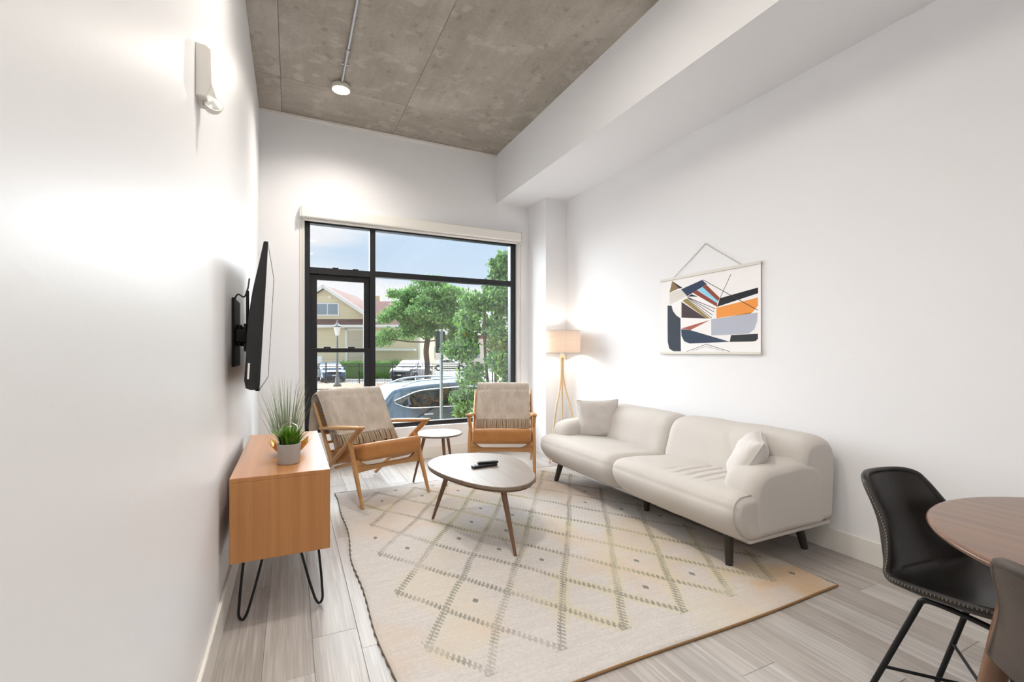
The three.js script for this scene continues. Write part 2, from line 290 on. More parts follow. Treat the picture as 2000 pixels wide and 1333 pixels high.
{
  const ceiling = struct('ceiling', BX(XL - 0.3, XR + 0.3, CEIL + 0.02, CEIL + 0.3, ZB - 0.3, ZF + 0.3), M.concrete, 'bare cast concrete ceiling with formwork joints');
  const xs = [XL, -0.08, 1.005, SOFX + 0.01], zs = [ZB, -4.43, -1.99, 0.45, ZF], rand = rng(3);
  for (let i = 0; i < 3; i++) for (let j = 0; j < 4; j++) {
    const g = new RoundedBoxGeometry(xs[i + 1] - xs[i] - 0.002, 0.05, zs[j + 1] - zs[j] - 0.002, 1, 0.002); metreUV(g, rand() * 3, rand() * 3, j === 0);
    const m = mesh('concrete_panel', g, M.concrete, ceiling); m.position.set((xs[i] + xs[i + 1]) / 2, CEIL + 0.025 + (rand() - 0.3) * 0.003, (zs[j] + zs[j + 1]) / 2);
  }
}
struct('wall_left', BX(XL - 0.25, XL, -0.02, CEIL + 0.06, ZB - 0.25, ZF + 0.2), M.satin, 'satin white side wall with the television');
struct('wall_right', BX(XR, XR + 0.25, -0.02, CEIL + 0.06, ZB - 0.25, ZF + 0.2), M.wall, 'smooth white side wall behind the sofa');
struct('wall_rear', BX(XL - 0.2, XR + 0.2, -0.02, CEIL + 0.06, ZF, ZF + 0.2), M.wall, 'white wall behind the dining corner');
struct('wall_back', [BX(XL, WIN.x0, 0, CEIL, ZB - 0.25, ZB), BX(WIN.x1, XR, 0, CEIL, ZB - 0.25, ZB), BX(WIN.x0, WIN.x1, WIN.y1, CEIL, ZB - 0.25, ZB), BX(WIN.x0, WIN.x1, 0, WIN.y0, ZB - 0.25, ZB)], M.wall, 'white end wall with the large black framed window');
struct('wall_soffit', BX(SOFX, XR, SOFY, CEIL + 0.02, ZB, ZF), M.wall, 'white boxed soffit running above the sofa wall');
struct('wall_pillar', BX(2.664, XR, 0, SOFY, ZB, -4.645), M.wall, 'white square pillar in the window corner');
struct('trim_1', RB(XL, SOFX, CEIL - 0.03, CEIL, ZB, ZB + 0.012, 0.004), M.trim, 'thin white sealant strip under the concrete');
const board = (n, a) => struct(n, RB(...a, 0.004), M.trim, 'white painted baseboard');
board('baseboard_left', [XL, XL + 0.014, 0, 0.135, ZB, ZF]); board('baseboard_right', [XR - 0.014, XR, 0, 0.135, -4.645, ZF]);
board('baseboard_back', [XL + 0.014, 2.664, 0, 0.135, ZB, ZB + 0.014]); board('baseboard_pillar', [2.65, XR - 0.014, 0, 0.135, -4.645, -4.631]); board('baseboard_rear', [XL + 0.014, XR - 0.014, 0, 0.135, ZF - 0.014, ZF]);

// the window: fixed lights above and right, a hung window at the left
{
  const w = new THREE.Group(); w.name = 'window_1'; w.userData = { kind: 'structure', label: 'large black metal window with a hung sash at one side' }; scene.add(w);
  const z0 = ZB - 0.135, z1 = ZB - 0.055, { x0, x1, y0, y1 } = WIN, F = (n, a, zz0 = z0, zz1 = z1) => mesh(n, RB(a[0], a[1], a[2], a[3], zz0, zz1, 0.003), M.frame, w);
  F('frame_post', [x0, 0.178, y0, y1]); F('frame_post', [2.445, x1, y0, y1]); F('mullion', [0.768, 0.826, y0 + 0.045, y1 - 0.055]);
  F('frame_rail', [x0, x1, y1 - 0.058, y1]); F('frame_rail', [x0, x1, y0, y0 + 0.048]); F('transom', [0.178, 0.768, 2.0, 2.066]); F('transom', [0.826, 2.445, 2.008, 2.07]);
  const pane = (a, z) => mesh('pane', BX(a[0], a[1], a[2], a[3], z - 0.003, z + 0.003), M.glass, w);
  pane([0.178, 0.768, 2.066, 2.512], z0 + 0.03); pane([0.826, 2.445, 2.07, 2.512], z0 + 0.03); pane([0.826, 2.445, 0.41, 2.008], z0 + 0.03);
  const sash = (name, ya, yb, za, zb, t) => {
    const s = mesh(name, [RB(0.178, 0.245, ya, yb, za, zb, 0.003), RB(0.708, 0.768, ya, yb, za, zb, 0.003), RB(0.245, 0.708, yb - t[1], yb, za, zb, 0.003), RB(0.245, 0.708, ya, ya + t[0], za, zb, 0.003)], M.frame, w);
    mesh('sash_pane', BX(0.245, 0.708, ya + t[0], yb - t[1], (za + zb) / 2 - 0.003, (za + zb) / 2 + 0.003), M.glass, s); return s;
  };
  sash('upper_sash', 1.19, 2.0, z0 + 0.005, z0 + 0.04, [0.042, 0.056]);
  const lo = sash('lower_sash', 0.41, 1.235, z1 - 0.038, z1 - 0.003, [0.07, 0.042]);
  for (const x of [0.34, 0.58]) mesh('sash_lock', RB(x - 0.035, x + 0.035, 1.235, 1.25, z1 - 0.036, z1 - 0.008, 0.004), M.frame, lo);
  for (const x of [0.42, 0.62]) mesh('tilt_latch', RB(x - 0.03, x + 0.03, 2.066, 2.076, z1 - 0.03, z1 + 0.004, 0.003), M.frame, w);
}
{
  const t = thing('roller_shade', 'white roller shade cassette mounted above the window', 'window shade', [1.31, 2.5, ZB]);
  mesh('cassette', RB(-1.22, 1.22, 0.035, 0.145, 0, 0.085, 0.012, 3), M.trim, t);
  for (const s of [-1, 1]) mesh('end_cap', RB(s < 0 ? -1.232 : 1.22, s < 0 ? -1.22 : 1.232, 0.03, 0.148, 0, 0.088, 0.004), M.whitePlastic, t);
  mesh('hem_bar', RB(-1.19, 1.19, 0.008, 0.034, 0.03, 0.046, 0.006), M.whitePlastic, t);
}
for (const [x, l] of [[0.1, 'slim white shade guide beside the hung sash'], [2.54, 'slim white shade guide beside the wide fixed pane']]) {
  const t = thing('shade_guide', l, 'guide rail', [x, WIN.y0 + 0.02, ZB]);
  mesh('channel', [RB(-0.018, 0.018, 0, 2.13, 0, 0.006, 0.002), RB(-0.018, -0.011, 0, 2.13, 0.005, 0.016, 0.002), RB(0.011, 0.018, 0, 2.13, 0.005, 0.016, 0.002)], M.whitePlastic, t);
}

// ceiling lamps on a steel conduit
{
  const p = thing('ceiling_conduit', 'thin steel conduit clamped along the concrete ceiling', 'conduit', [0.402, CEIL - 0.016, 0]);
  mesh('pipe', limb([0, 0, -4.27], [0, 0, 1.5], 0.011, 0.011), M.steel, p);
  for (const z of [-3.79, -1.2, 0.9]) mesh('coupling', limb([0, 0, z - 0.025], [0, 0, z + 0.025], 0.016, 0.016), M.steel, p);
  for (const z of [-4.0, -2.9, -1.0]) mesh('clamp', RB(-0.03, 0.03, 0.006, 0.0155, z - 0.009, z + 0.009, 0.002), M.steel, p);
  const lamps = [[0.4, -4.33, 'round surface spotlight glowing at the window end of the conduit'], [0.4, -2.0, 'added unseen round spotlight on the conduit above the media console'], [0.4, 0.1, 'added unseen round spotlight on the conduit near the dining corner'], [0.4, 1.5, 'added unseen round spotlight at the rear end of the conduit']];  // only the window-end lamp is in view; the others are added for brightness
  for (const [x, z, label] of lamps) {
    const t = thing('ceiling_light', label, 'ceiling light', [x, CEIL - 0.001, z], 0, 'round spotlights on the concrete ceiling');
    mesh('housing', lathe([[0, 0], [0.06, 0], [0.075, -0.006], [0.078, -0.045], [0.072, -0.05], [0.066, -0.046], [0, -0.044]], 36), M.whitePlastic, t);
    mesh('lamp_lens', lathe([[0, -0.056], [0.05, -0.054], [0.074, -0.049]], 32), M.lens, t);
    const s = new THREE.SpotLight(LAMP_WARM, CEILING_LAMP_POWER, 0, 1.3, 1, 2); s.position.set(x, CEIL - 0.075, z); s.target.position.set(x, 0, z); s.castShadow = true; s.shadow.radius = 3; scene.add(s, s.target);
  }
}

for (const [z, l] of [[-1.4, 'added unseen fill light panel over the near edge of the rug'], [-2.3, 'added unseen fill light panel over the coffee table']]) {  // unseen panels added above the seating as fill light
  const t = thing('added_fill_light_panel', l, 'ceiling light', [0.9, CEIL - 0.001, z]);
  mesh('housing', RB(-0.42, 0.42, -0.05, 0, -0.17, 0.17, 0.008), M.whitePlastic, t); mesh('light_diffuser', RB(-0.4, 0.4, -0.056, -0.045, -0.15, 0.15, 0.003), M.diffuser, t);
  const a = new THREE.RectAreaLight(LAMP_WARM, FILL_PANEL_POWER, 0.8, 0.3); a.position.set(0.9, CEIL - 0.062, z); a.rotation.x = -Math.PI / 2; scene.add(a);
}

// emergency light on the left wall
{
  const t = thing('emergency_light', 'small white emergency light fixed high on the wall', 'emergency light', [XL, 2.02, -1.76]);
  mesh('body', new THREE.ExtrudeGeometry(new THREE.Shape([[0, 0.17], [0.03, 0.167], [0.042, 0.157], [0.045, 0.045], [0.03, 0], [0, 0]].map((p) => new THREE.Vector2(...p))), { depth: 0.09, bevelEnabled: true, bevelSize: 0.004, bevelThickness: 0.004, bevelOffset: -0.004, bevelSegments: 3 }).translate(0, 0, -0.094), M.whitePlastic, t);
  const h = new THREE.Group(); h.name = 'lamp_head'; h.position.set(0.042, -0.004, -0.045); h.rotation.set(1.15, 0, -0.35); t.add(h);
  mesh('lamp_cup', lathe([[0, -0.026], [0.016, -0.024], [0.027, -0.01], [0.03, 0.008], [0.027, 0.0095], [0.024, -0.006], [0, -0.016]], 24), M.whitePlastic, h);
  mesh('lamp_glass', lathe([[0.027, 0.009], [0.016, 0.013], [0, 0.016]], 24), M.reflector, h);
  mesh('swivel', new THREE.SphereGeometry(0.009, 12, 8).translate(0.004, -0.002, -0.03), M.gunmetal, h);
}

// television on a wall mount
{
  const t = thing('wall_television', 'black flat television tilted on a wall bracket above the console', 'television', [-0.128, 1.368, -3.09], Math.PI / 2 + 0.009);
  const L = 1.24, H = 0.71;
  const back = (g) => g.rotateX(0.052);
  mesh('body', back(plateBack(L, H)), M.blackPlastic, t);
  mesh('screen', back(RB(-L / 2 + 0.008, L / 2 - 0.008, -H / 2 + 0.014, H / 2 - 0.008, 0.003, 0.0062, 0.0012)), M.screen, t);
  mesh('bezel', [RB(-L / 2, L / 2, H / 2 - 0.009, H / 2, -0.01, 0.008, 0.003), RB(-L / 2, L / 2, -H / 2, -H / 2 + 0.015, -0.01, 0.008, 0.003), RB(-L / 2, -L / 2 + 0.009, -H / 2, H / 2, -0.01, 0.008, 0.003), RB(L / 2 - 0.009, L / 2, -H / 2, H / 2, -0.01, 0.008, 0.003)].map(back), M.blackPlastic, t);
  mesh('label_sticker', back(RB(-L / 2 - 0.0008, -L / 2 + 0.001, -0.3, -0.225, -0.046, -0.038, 0.0005)), M.signWhite, t).userData.label = 'small pale label on the edge';
  const b = thing('television_bracket', 'black articulated steel bracket between television and wall', 'bracket', [XL, 1.28, -2.92]);
  mesh('wall_plate', RB(0, 0.012, -0.16, 0.2, -0.16, 0.16, 0.004), M.blackMetal, b);
  for (const z of [-0.1, 0.1]) { mesh('arm', [RB(0.012, 0.075, -0.03, 0.035, z - 0.02, z + 0.02, 0.006), limb([0.03, -0.05, z], [0.03, 0.06, z], 0.014, 0.014), limb([0.065, -0.05, z], [0.065, 0.06, z], 0.014, 0.014)], M.blackMetal, b); }
  for (const z of [-0.2, 0.22]) mesh('upright', RB(0.07, 0.083, -0.17, 0.23, z - 0.016, z + 0.016, 0.003), M.blackMetal, b);
  mesh('cross_bar', [RB(0.062, 0.074, 0.02, 0.06, -0.24, 0.26, 0.003), RB(0.062, 0.074, -0.08, -0.04, -0.24, 0.26, 0.003)], M.blackMetal, b);
  mesh('cable', tube([[0.01, 0.19, 0.14], [0.03, 0.215, 0.17], [0.06, 0.2, 0.2], [0.075, 0.24, 0.2], [0.08, 0.3, 0.16]], 0.004), M.blackPlastic, b);
}
function plateBack(L, H) { // television back: thin at the top, deeper below
  const s = new THREE.Shape([[0, -H / 2 + 0.004], [0, H / 2 - 0.002], [-0.012, H / 2 - 0.002], [-0.024, H / 2 - 0.09], [-0.046, H / 2 - 0.24], [-0.056, H / 2 - 0.36], [-0.058, -H / 2 + 0.05], [-0.05, -H / 2 + 0.012], [-0.03, -H / 2 + 0.004]].map((p) => new THREE.Vector2(...p)));
  const g = new THREE.ExtrudeGeometry(s, { depth: L - 0.012, bevelEnabled: true, bevelSize: 0.004, bevelThickness: 0.006, bevelOffset: -0.004, bevelSegments: 2 });
  return g.translate(0, 0, -L / 2 + 0.006).rotateY(-Math.PI / 2); // profile x -> z, length -> x
}

// media console
{
  const t = thing('media_console', 'honey wood media console on black hairpin legs', 'console', [-0.036, 0, -2.855]);
  const w = 0.2, l = 0.572, y0 = 0.292, y1 = 0.657, B = (n, a, m = M.honey) => mesh(n, RB(...a, 0.0025), m, t);
  B('top', [-w, w, y1 - 0.02, y1, -l, l]); B('bottom', [-w, w, y0, y0 + 0.02, -l + 0.019, l - 0.019]);
  for (const s of [-1, 1]) B('side_panel', [-w, w, y0, y1 - 0.02, s < 0 ? -l : l - 0.019, s < 0 ? -l + 0.019 : l]);
  B('back_panel', [-w, -w + 0.008, y0 + 0.02, y1 - 0.02, -l + 0.019, l - 0.019]);
  for (let i = 0; i < 3; i++) { const a = -l + 0.021 + i * 0.3675, d = B('door', [w - 0.019, w - 0.001, y0 + 0.022, y1 - 0.022, a, a + 0.3655]); mesh('pull', RB(w - 0.001, w + 0.012, y1 - 0.05, y1 - 0.038, a + 0.13, a + 0.23, 0.004), M.blackMetal, d); }
  for (const sx of [-1, 1]) for (const sz of [-1, 1]) {
    const fx = sx * 0.158, fz = sz * 0.49, ax = sx * (0.158 - 0.0), top = y0, pts = [[fx - sx * 0.085, top, fz - sz * 0.0], [fx - sx * 0.035, 0.09, fz], [fx - sx * 0.012, 0.02, fz], [fx, 0.006, fz], [fx + sx * 0.012, 0.02, fz], [fx + sx * 0.012, 0.09, fz - sz * 0.012], [fx - sx * 0.005, top, fz - sz * 0.05]];
    const g = mesh('hairpin_leg', [tube(pts, 0.0058, 60, 10), RB(Math.min(fx - sx * 0.1, fx + sx * 0.01), Math.max(fx - sx * 0.1, fx + sx * 0.01), top - 0.004, top, fz - 0.055, fz + 0.015, 0.001)], M.blackMetal, t);
  }
}

// things on the console
function blades(rand, n, { r0, len, lean, width, curl = 0.5, base = 0, seg = 6, colors, wall = -9 }) {
  const pos = [], idx = [], col = [];
  for (let i = 0; i < n; i++) {
    const a = rand() * Math.PI * 2, rr = r0 * Math.sqrt(rand()), L = len * (0.6 + 0.5 * rand()), out = lean * (0.15 + rand()) * (0.4 + rr / r0), w = width * (0.7 + 0.6 * rand()), c = colors ? colors[0].clone().lerp(colors[1], rand()) : null, o = pos.length / 3, tw = rand() * 6.28;
    for (let k = 0; k <= seg; k++) {
      const s = k / seg, r = rr + L * out * (s * (1 - curl) + curl * s * s), y = base + L * (s - 0.35 * out * s * s), ww = w * (1 - s * s) * 0.5 + 0.0003, px = -Math.sin(a + tw * 0.15), pz = Math.cos(a + tw * 0.15);
      let x = Math.cos(a) * r; const z = Math.sin(a) * r; if (x < wall + 0.05) x = wall + 0.05 * Math.exp((x - wall - 0.05) / 0.05); pos.push(x + px * ww, y, z + pz * ww, x - px * ww, y, z - pz * ww);
      if (c) { const q = c.clone().lerp(colors[2], s * 0.7); col.push(q.r, q.g, q.b, q.r, q.g, q.b); }
      if (k < seg) { const b = o + k * 2; idx.push(b, b + 1, b + 2, b + 1, b + 3, b + 2); }
    }
  }
  const g = new THREE.BufferGeometry(); g.setAttribute('position', new THREE.Float32BufferAttribute(pos, 3)); if (colors) g.setAttribute('color', new THREE.Float32BufferAttribute(col, 3)); g.setIndex(idx); g.computeVertexNormals(); return g;
}
{
  const t = thing('potted_succulent', 'spiky green artificial plant in a small grey pot on the console', 'plant', [-0.008, 0.657, -2.49]);
  mesh('pot', lathe([[0, 0], [0.047, 0], [0.049, 0.004], [0.05, 0.035], [0.0505, 0.037], [0.054, 0.095], [0.0525, 0.098], [0.05, 0.095], [0.049, 0.085], [0, 0.085]], 40), M.ceramic, t);
  mesh('soil', new THREE.CylinderGeometry(0.049, 0.049, 0.003, 24).translate(0, 0.0865, 0), M.soil, t);
  const f = mesh('foliage', blades(rng(5), 150, { r0: 0.036, len: 0.105, lean: 0.55, width: 0.011, base: 0.085, colors: [new THREE.Color('#4f7d1f'), new THREE.Color('#7fae35'), new THREE.Color('#d6e79a')] }), M.succulent, t); f.userData.kind = 'stuff';
}
{
  const t = thing('petal_bowl', 'gold petal bowl under a glass cloche behind the grey pot', 'bowl', [-0.005, 0.657, -2.71]);
  mesh('base', lathe([[0, 0], [0.04, 0], [0.045, 0.004], [0.04, 0.012], [0, 0.014]], 28), M.gold, t);
  for (let i = 0; i < 9; i++) {
    const a = (i / 9) * Math.PI * 2, g = sheet((u, v) => { const r = 0.04 + v * 0.065, wv = (u - 0.5) * 0.062 * Math.sin(Math.PI * clamp(v * 0.8 + 0.18)) * 1.1; return [wv, 0.008 + 0.07 * v ** 1.5 + 8 * wv * wv, r]; }, 8, 8, 0.0025); g.rotateY(a);
    mesh('petal', g, M.gold, t);
  }
  const d = thing('glass_cloche', 'small clear glass cloche over a white ball in the gold bowl', 'cloche', [-0.005, 0.672, -2.71]);
  mesh('dome', lathe([[0.048, 0.0], [0.05, 0.08], [0.046, 0.115], [0.034, 0.138], [0.01, 0.15], [0.007, 0.157], [0.014, 0.166], [0.01, 0.177], [0, 0.179]], 36), M.clear, d);
  const b = thing('ornament_ball', 'white ornament ball inside the glass cloche', 'ornament', [-0.005, 0.6715, -2.71]); mesh('ball', new THREE.SphereGeometry(0.036, 24, 16).scale(1, 1.45, 1).translate(0, 0.0525, 0), M.white, b); mesh('stem', limb([0, 0.1, 0], [0.002, 0.112, 0.002], 0.003, 0.002), M.gold, b);
}
{
  const t = thing('potted_grass', 'tall arching grey-green grass in a basket between console and window', 'plant', [-0.03, 0, -4.02]);
  mesh('basket', lathe([[0, 0], [0.11, 0], [0.125, 0.02], [0.14, 0.2], [0.135, 0.3], [0.125, 0.3], [0.125, 0.26], [0, 0.26]], 36), M.basket, t);
  mesh('soil', new THREE.CylinderGeometry(0.124, 0.124, 0.01, 24).translate(0, 0.266, 0), M.soil, t);
  const f = mesh('foliage', blades(rng(15), 190, { r0: 0.06, len: 0.72, lean: 0.24, width: 0.006, curl: 0.85, base: 0.26, seg: 10, wall: -0.215 }), M.tallGrass, t); f.userData.kind = 'stuff';
}

// ---------------------------------------------------------------- rug
{
  const x0 = 0.33, x1 = 2.515, z0 = -4.13, z1 = -1.395, W = 1200, H = 1500, rand = rng(99);
  const px = 0.322, pz = 0.484, ox = 0.645, oz = -1.57; // measured diamond lattice
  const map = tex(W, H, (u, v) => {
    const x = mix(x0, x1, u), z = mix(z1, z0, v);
    const wob = (fbm(u, v, 9, 9, 3, 130) - 0.5) * 0.03, X = (x - ox + wob) / px, Z = (oz - z + (fbm(u, v, 7, 7, 3, 133) - 0.5) * 0.03) / pz;
    const weave = fbm(u, v, 300, 380, 1, 136), slub = fbm(u, v, 20, 300, 2, 139);
    let c = lerp3([222, 218, 213], [198, 193, 186], clamp(0.5 * weave + 0.5 * slub));
    // warm dye patches
    c = lerp3(c, [216, 190, 164], 0.45 * step(0.5, 0.75, fbm(u, v, 5, 6, 4, 142))); c = lerp3(c, [220, 208, 178], 0.35 * step(0.55, 0.75, fbm(u, v, 6, 7, 4, 145)));
    // orange dye blotches in one corner, with warm lamplight painted in
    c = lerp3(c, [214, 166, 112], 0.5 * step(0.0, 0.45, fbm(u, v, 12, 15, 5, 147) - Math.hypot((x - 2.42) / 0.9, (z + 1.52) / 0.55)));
    // lattice of diamonds with combed edges
    const a = X + Z, b = X - Z, fa = a - Math.round(a), fb = b - Math.round(b), inX = X > -0.53 && X < 5.6, inZ = Z > -0.03 && Z < 5.06, edge = (f, along) => { const comb = ((along * 11.5) % 1 + 1) % 1; return Math.abs(f + 0.03 * (comb - 0.5)) < (comb < 0.55 ? 0.068 : 0.012); };
    if (inX && inZ) {
      const fade = 0.45 + 0.55 * step(0.25, 0.6, fbm(u, v, 12, 14, 3, 150)), ink = lerp3([116, 116, 106], [150, 146, 134], fbm(u, v, 40, 40, 2, 153));
      const yel = Math.max(step(0.2, 0.06, Math.abs(fa)), step(0.2, 0.06, Math.abs(fb)));
      c = lerp3(c, [214, 203, 160], 0.45 * yel * step(0.4, 0.65, fbm(u, v, 4, 5, 3, 156)));
      if (edge(fa, b) || edge(fb, a)) c = lerp3(c, ink, 0.85 * fade * (0.55 + 0.45 * weave));
      const cx = Math.floor(a) + 0.5 , dx = a - Math.floor(a) - 0.5, dz = b - Math.floor(b) - 0.5; if (Math.abs(dx) < 0.05 && Math.abs(dz) < 0.05 && hash(Math.floor(a), Math.floor(b), 8) > 0.72) c = lerp3(c, [112, 114, 106], 0.75);
    }
    return c;
  });
  const bump = tex(512, 512, (u, v, x, y) => 255 * (0.5 * fbm(u, v, 128, 160, 2, 160) + 0.5 * fbm(u, v, 24, 200, 2, 163)), { srgb: false });
  bump.repeat.set(3, 4);
  const NX = 90, NZ = 110, pos = [], uv = [], idx = [];
  const edgeX = (z) => 0.012 * Math.sin(z * 3.1) + 0.008 * Math.sin(z * 7.7 + 1), edgeZ = (x) => 0.006 * Math.sin(x * 4.2);
  const hgt = (x, z) => 0.0085 + 0.009 * (fbm(clamp((x - x0) / (x1 - x0)), clamp((z - z0) / (z1 - z0)), 6, 14, 3, 170) - 0.3);
  for (let j = 0; j <= NZ; j++) for (let i = 0; i <= NX; i++) { const u = i / NX, v = j / NZ, z = mix(z1, z0, v) + edgeZ(mix(x0, x1, u)) * (1 - v), x = mix(x0 + edgeX(z) * (1 - u), x1, u); pos.push(x, hgt(x, z), z); uv.push(u, v); }
  for (let j = 0; j < NZ; j++) for (let i = 0; i < NX; i++) { const a = j * (NX + 1) + i, b = a + 1, c = a + NX + 1, d = c + 1; idx.push(a, b, c, b, d, c); }
  const rim = []; for (let i = 0; i < NX; i++) rim.push(i); for (let j = 0; j < NZ; j++) rim.push(j * (NX + 1) + NX); for (let i = NX; i > 0; i--) rim.push(NZ * (NX + 1) + i); for (let j = NZ; j > 0; j--) rim.push(j * (NX + 1));
  const o = pos.length / 3; rim.forEach((k) => { pos.push(pos[k * 3], 0.0005, pos[k * 3 + 2]); uv.push(uv[k * 2], uv[k * 2 + 1]); });
  rim.forEach((k, i) => { const n = (i + 1) % rim.length, b = rim[n]; idx.push(k, o + i, b, b, o + i, o + n); });
  const g = new THREE.BufferGeometry(); g.setAttribute('position', new THREE.Float32BufferAttribute(pos, 3)); g.setAttribute('uv', new THREE.Float32BufferAttribute(uv, 2)); g.setIndex(idx); g.computeVertexNormals();
  const t = thing('area_rug', 'cream woven rug with faded grey diamond lattice under the seating', 'rug');
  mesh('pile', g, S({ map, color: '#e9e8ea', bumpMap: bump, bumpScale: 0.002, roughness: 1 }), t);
  const P = (i, j, dy = 0.006) => { const k = j * (NX + 1) + i; return [pos[k * 3], dy, pos[k * 3 + 2]]; };
  mesh('binding', [tube(Array.from({ length: 31 }, (_, i) => P(i * 3, 0)), 0.0055, 120, 8), tube(Array.from({ length: 31 }, (_, i) => P(i * 3, NZ)), 0.0055, 120, 8)], M.rugEdge, t).userData.label = 'brown bound short edges';
  mesh('side_cord', [tube(Array.from({ length: 111 }, (_, i) => { const p = P(0, i); return [p[0] + 0.003 * Math.sin(i * 2.2), p[1], p[2]]; }), 0.0042, 330, 6), tube(Array.from({ length: 111 }, (_, i) => { const p = P(NX, i); return [p[0] + 0.003 * Math.sin(i * 2.2), p[1], p[2]]; }), 0.0042, 330, 6)], M.rugStitch, t).userData.label = 'dark twisted cord along the long edges';
}
const RUG = 0.0095;

// ---------------------------------------------------------------- lounge chairs with throws
const LEAN = V(0, 0.835, -0.55).normalize(), BACKN = V(0, 0.55, 0.835).normalize(); // up the back, out of the back
const backPoint = (s, d) => [0.378 + LEAN.y * s + BACKN.y * d, -0.5 + LEAN.z * s + BACKN.z * d]; // (y, z)
function loungeChair(label, pos, turn) {
  const t = thing('lounge_chair', label, 'chair', pos, turn, 'wooden lounge chairs by the window');
  for (const s of [-1, 1]) {
    const x = s * 0.302;
    mesh('front_leg', [limb([x, 0, 0], [x, 0.25, -0.108], 0.014, 0.021, 0.85), limb([x, 0.24, -0.103], [x, 0.485, -0.2], 0.021, 0.023, 0.85)], M.oak, t);
    mesh('diagonal_leg', limb([x, 0.012, -0.872], [x, 0.606, -0.03], 0.016, 0.023, 0.8), M.oak, t);
    mesh('back_post', limb([x, 0.25, -0.505], [x, 0.765, -0.88], 0.023, 0.016, 0.75), M.oak, t);
    mesh('armrest', softLoft(roundedLoop([[x - 0.022, 0.009], [x + 0.022, 0.011], [x + 0.022, -0.008], [x - 0.022, -0.012]], 0.008, 4), -0.73, 0.0, 0.008, { n: 28, m: 10, disp: (a, b, z) => 0.006 * Math.sin(Math.PI * clamp((z + 0.73) / 0.73)) }).rotateX(-0.112).translate(0, 0.612, 0), M.oak, t);
  }
  const ap = []; for (let i = 0; i <= 24; i++) { const u = i / 24 * 2 - 1; ap.push([u * 0.295, 0.345 - 0.055 * step(0.98, 0.6, Math.abs(u)) ]); }
  for (let i = 24; i >= 0; i--) { const u = i / 24 * 2 - 1; ap.push([u * 0.295, 0.243 + 0.012 * (1 - u * u)]); }
  mesh('front_rail', metreUV(plate(ap, 0.024, 0.004), 0, 0, true).translate(0, 0, -0.143), M.oak, t);
  mesh('rear_rail', limb([-0.295, 0.262, -0.52], [0.295, 0.262, -0.52], 0.018, 0.018, 1, V(0, 1, 0)), M.oak, t);
  for (const s of [-1, 1]) mesh('seat_rail', limb([s * 0.27, 0.333, -0.12], [s * 0.27, 0.216, -0.52], 0.014, 0.014, 0.8), M.oak, t);
  for (let i = 0; i < 5; i++) { const [y, z] = backPoint(0.02 + i * 0.085, -0.088); mesh('back_slat', limb([-0.29, y, z], [0.29, y, z], 0.011, 0.011, 1, V(0, 1, 0)), M.oak, t); }
  const seat = roundedLoop([[-0.055, 0.345], [-0.05, 0.48], [-0.6, 0.358], [-0.6, 0.232]], [0.03, 0.035, 0.03, 0.03], 6);
  mesh('seat_cushion', softLoft(seat, -0.272, 0.272, 0.03, { n: 80, m: 20, bulge: 0.004, disp: (x, y, z) => 0.003 * (n3(x * 9, y * 9, z * 9) - 0.5) }).rotateY(-Math.PI / 2), M.tan, t);
  const back = roundedLoop([[-0.02, -0.055], [-0.02, 0.055], [0.54, 0.05], [0.54, -0.05]], 0.035, 6); // (s, d)
  const g = softLoft(back, -0.268, 0.268, 0.03, { n: 80, m: 20, bulge: 0.004 }), p = g.attributes.position;
  for (let i = 0; i < p.count; i++) { const [y, z] = backPoint(p.getX(i), p.getY(i)); p.setXYZ(i, p.getZ(i), y, z); } // keeps handedness: (s, d, z) -> (z, s, d)
  g.computeVertexNormals(); mesh('back_cushion', g, M.tan, t);
  return t;
}
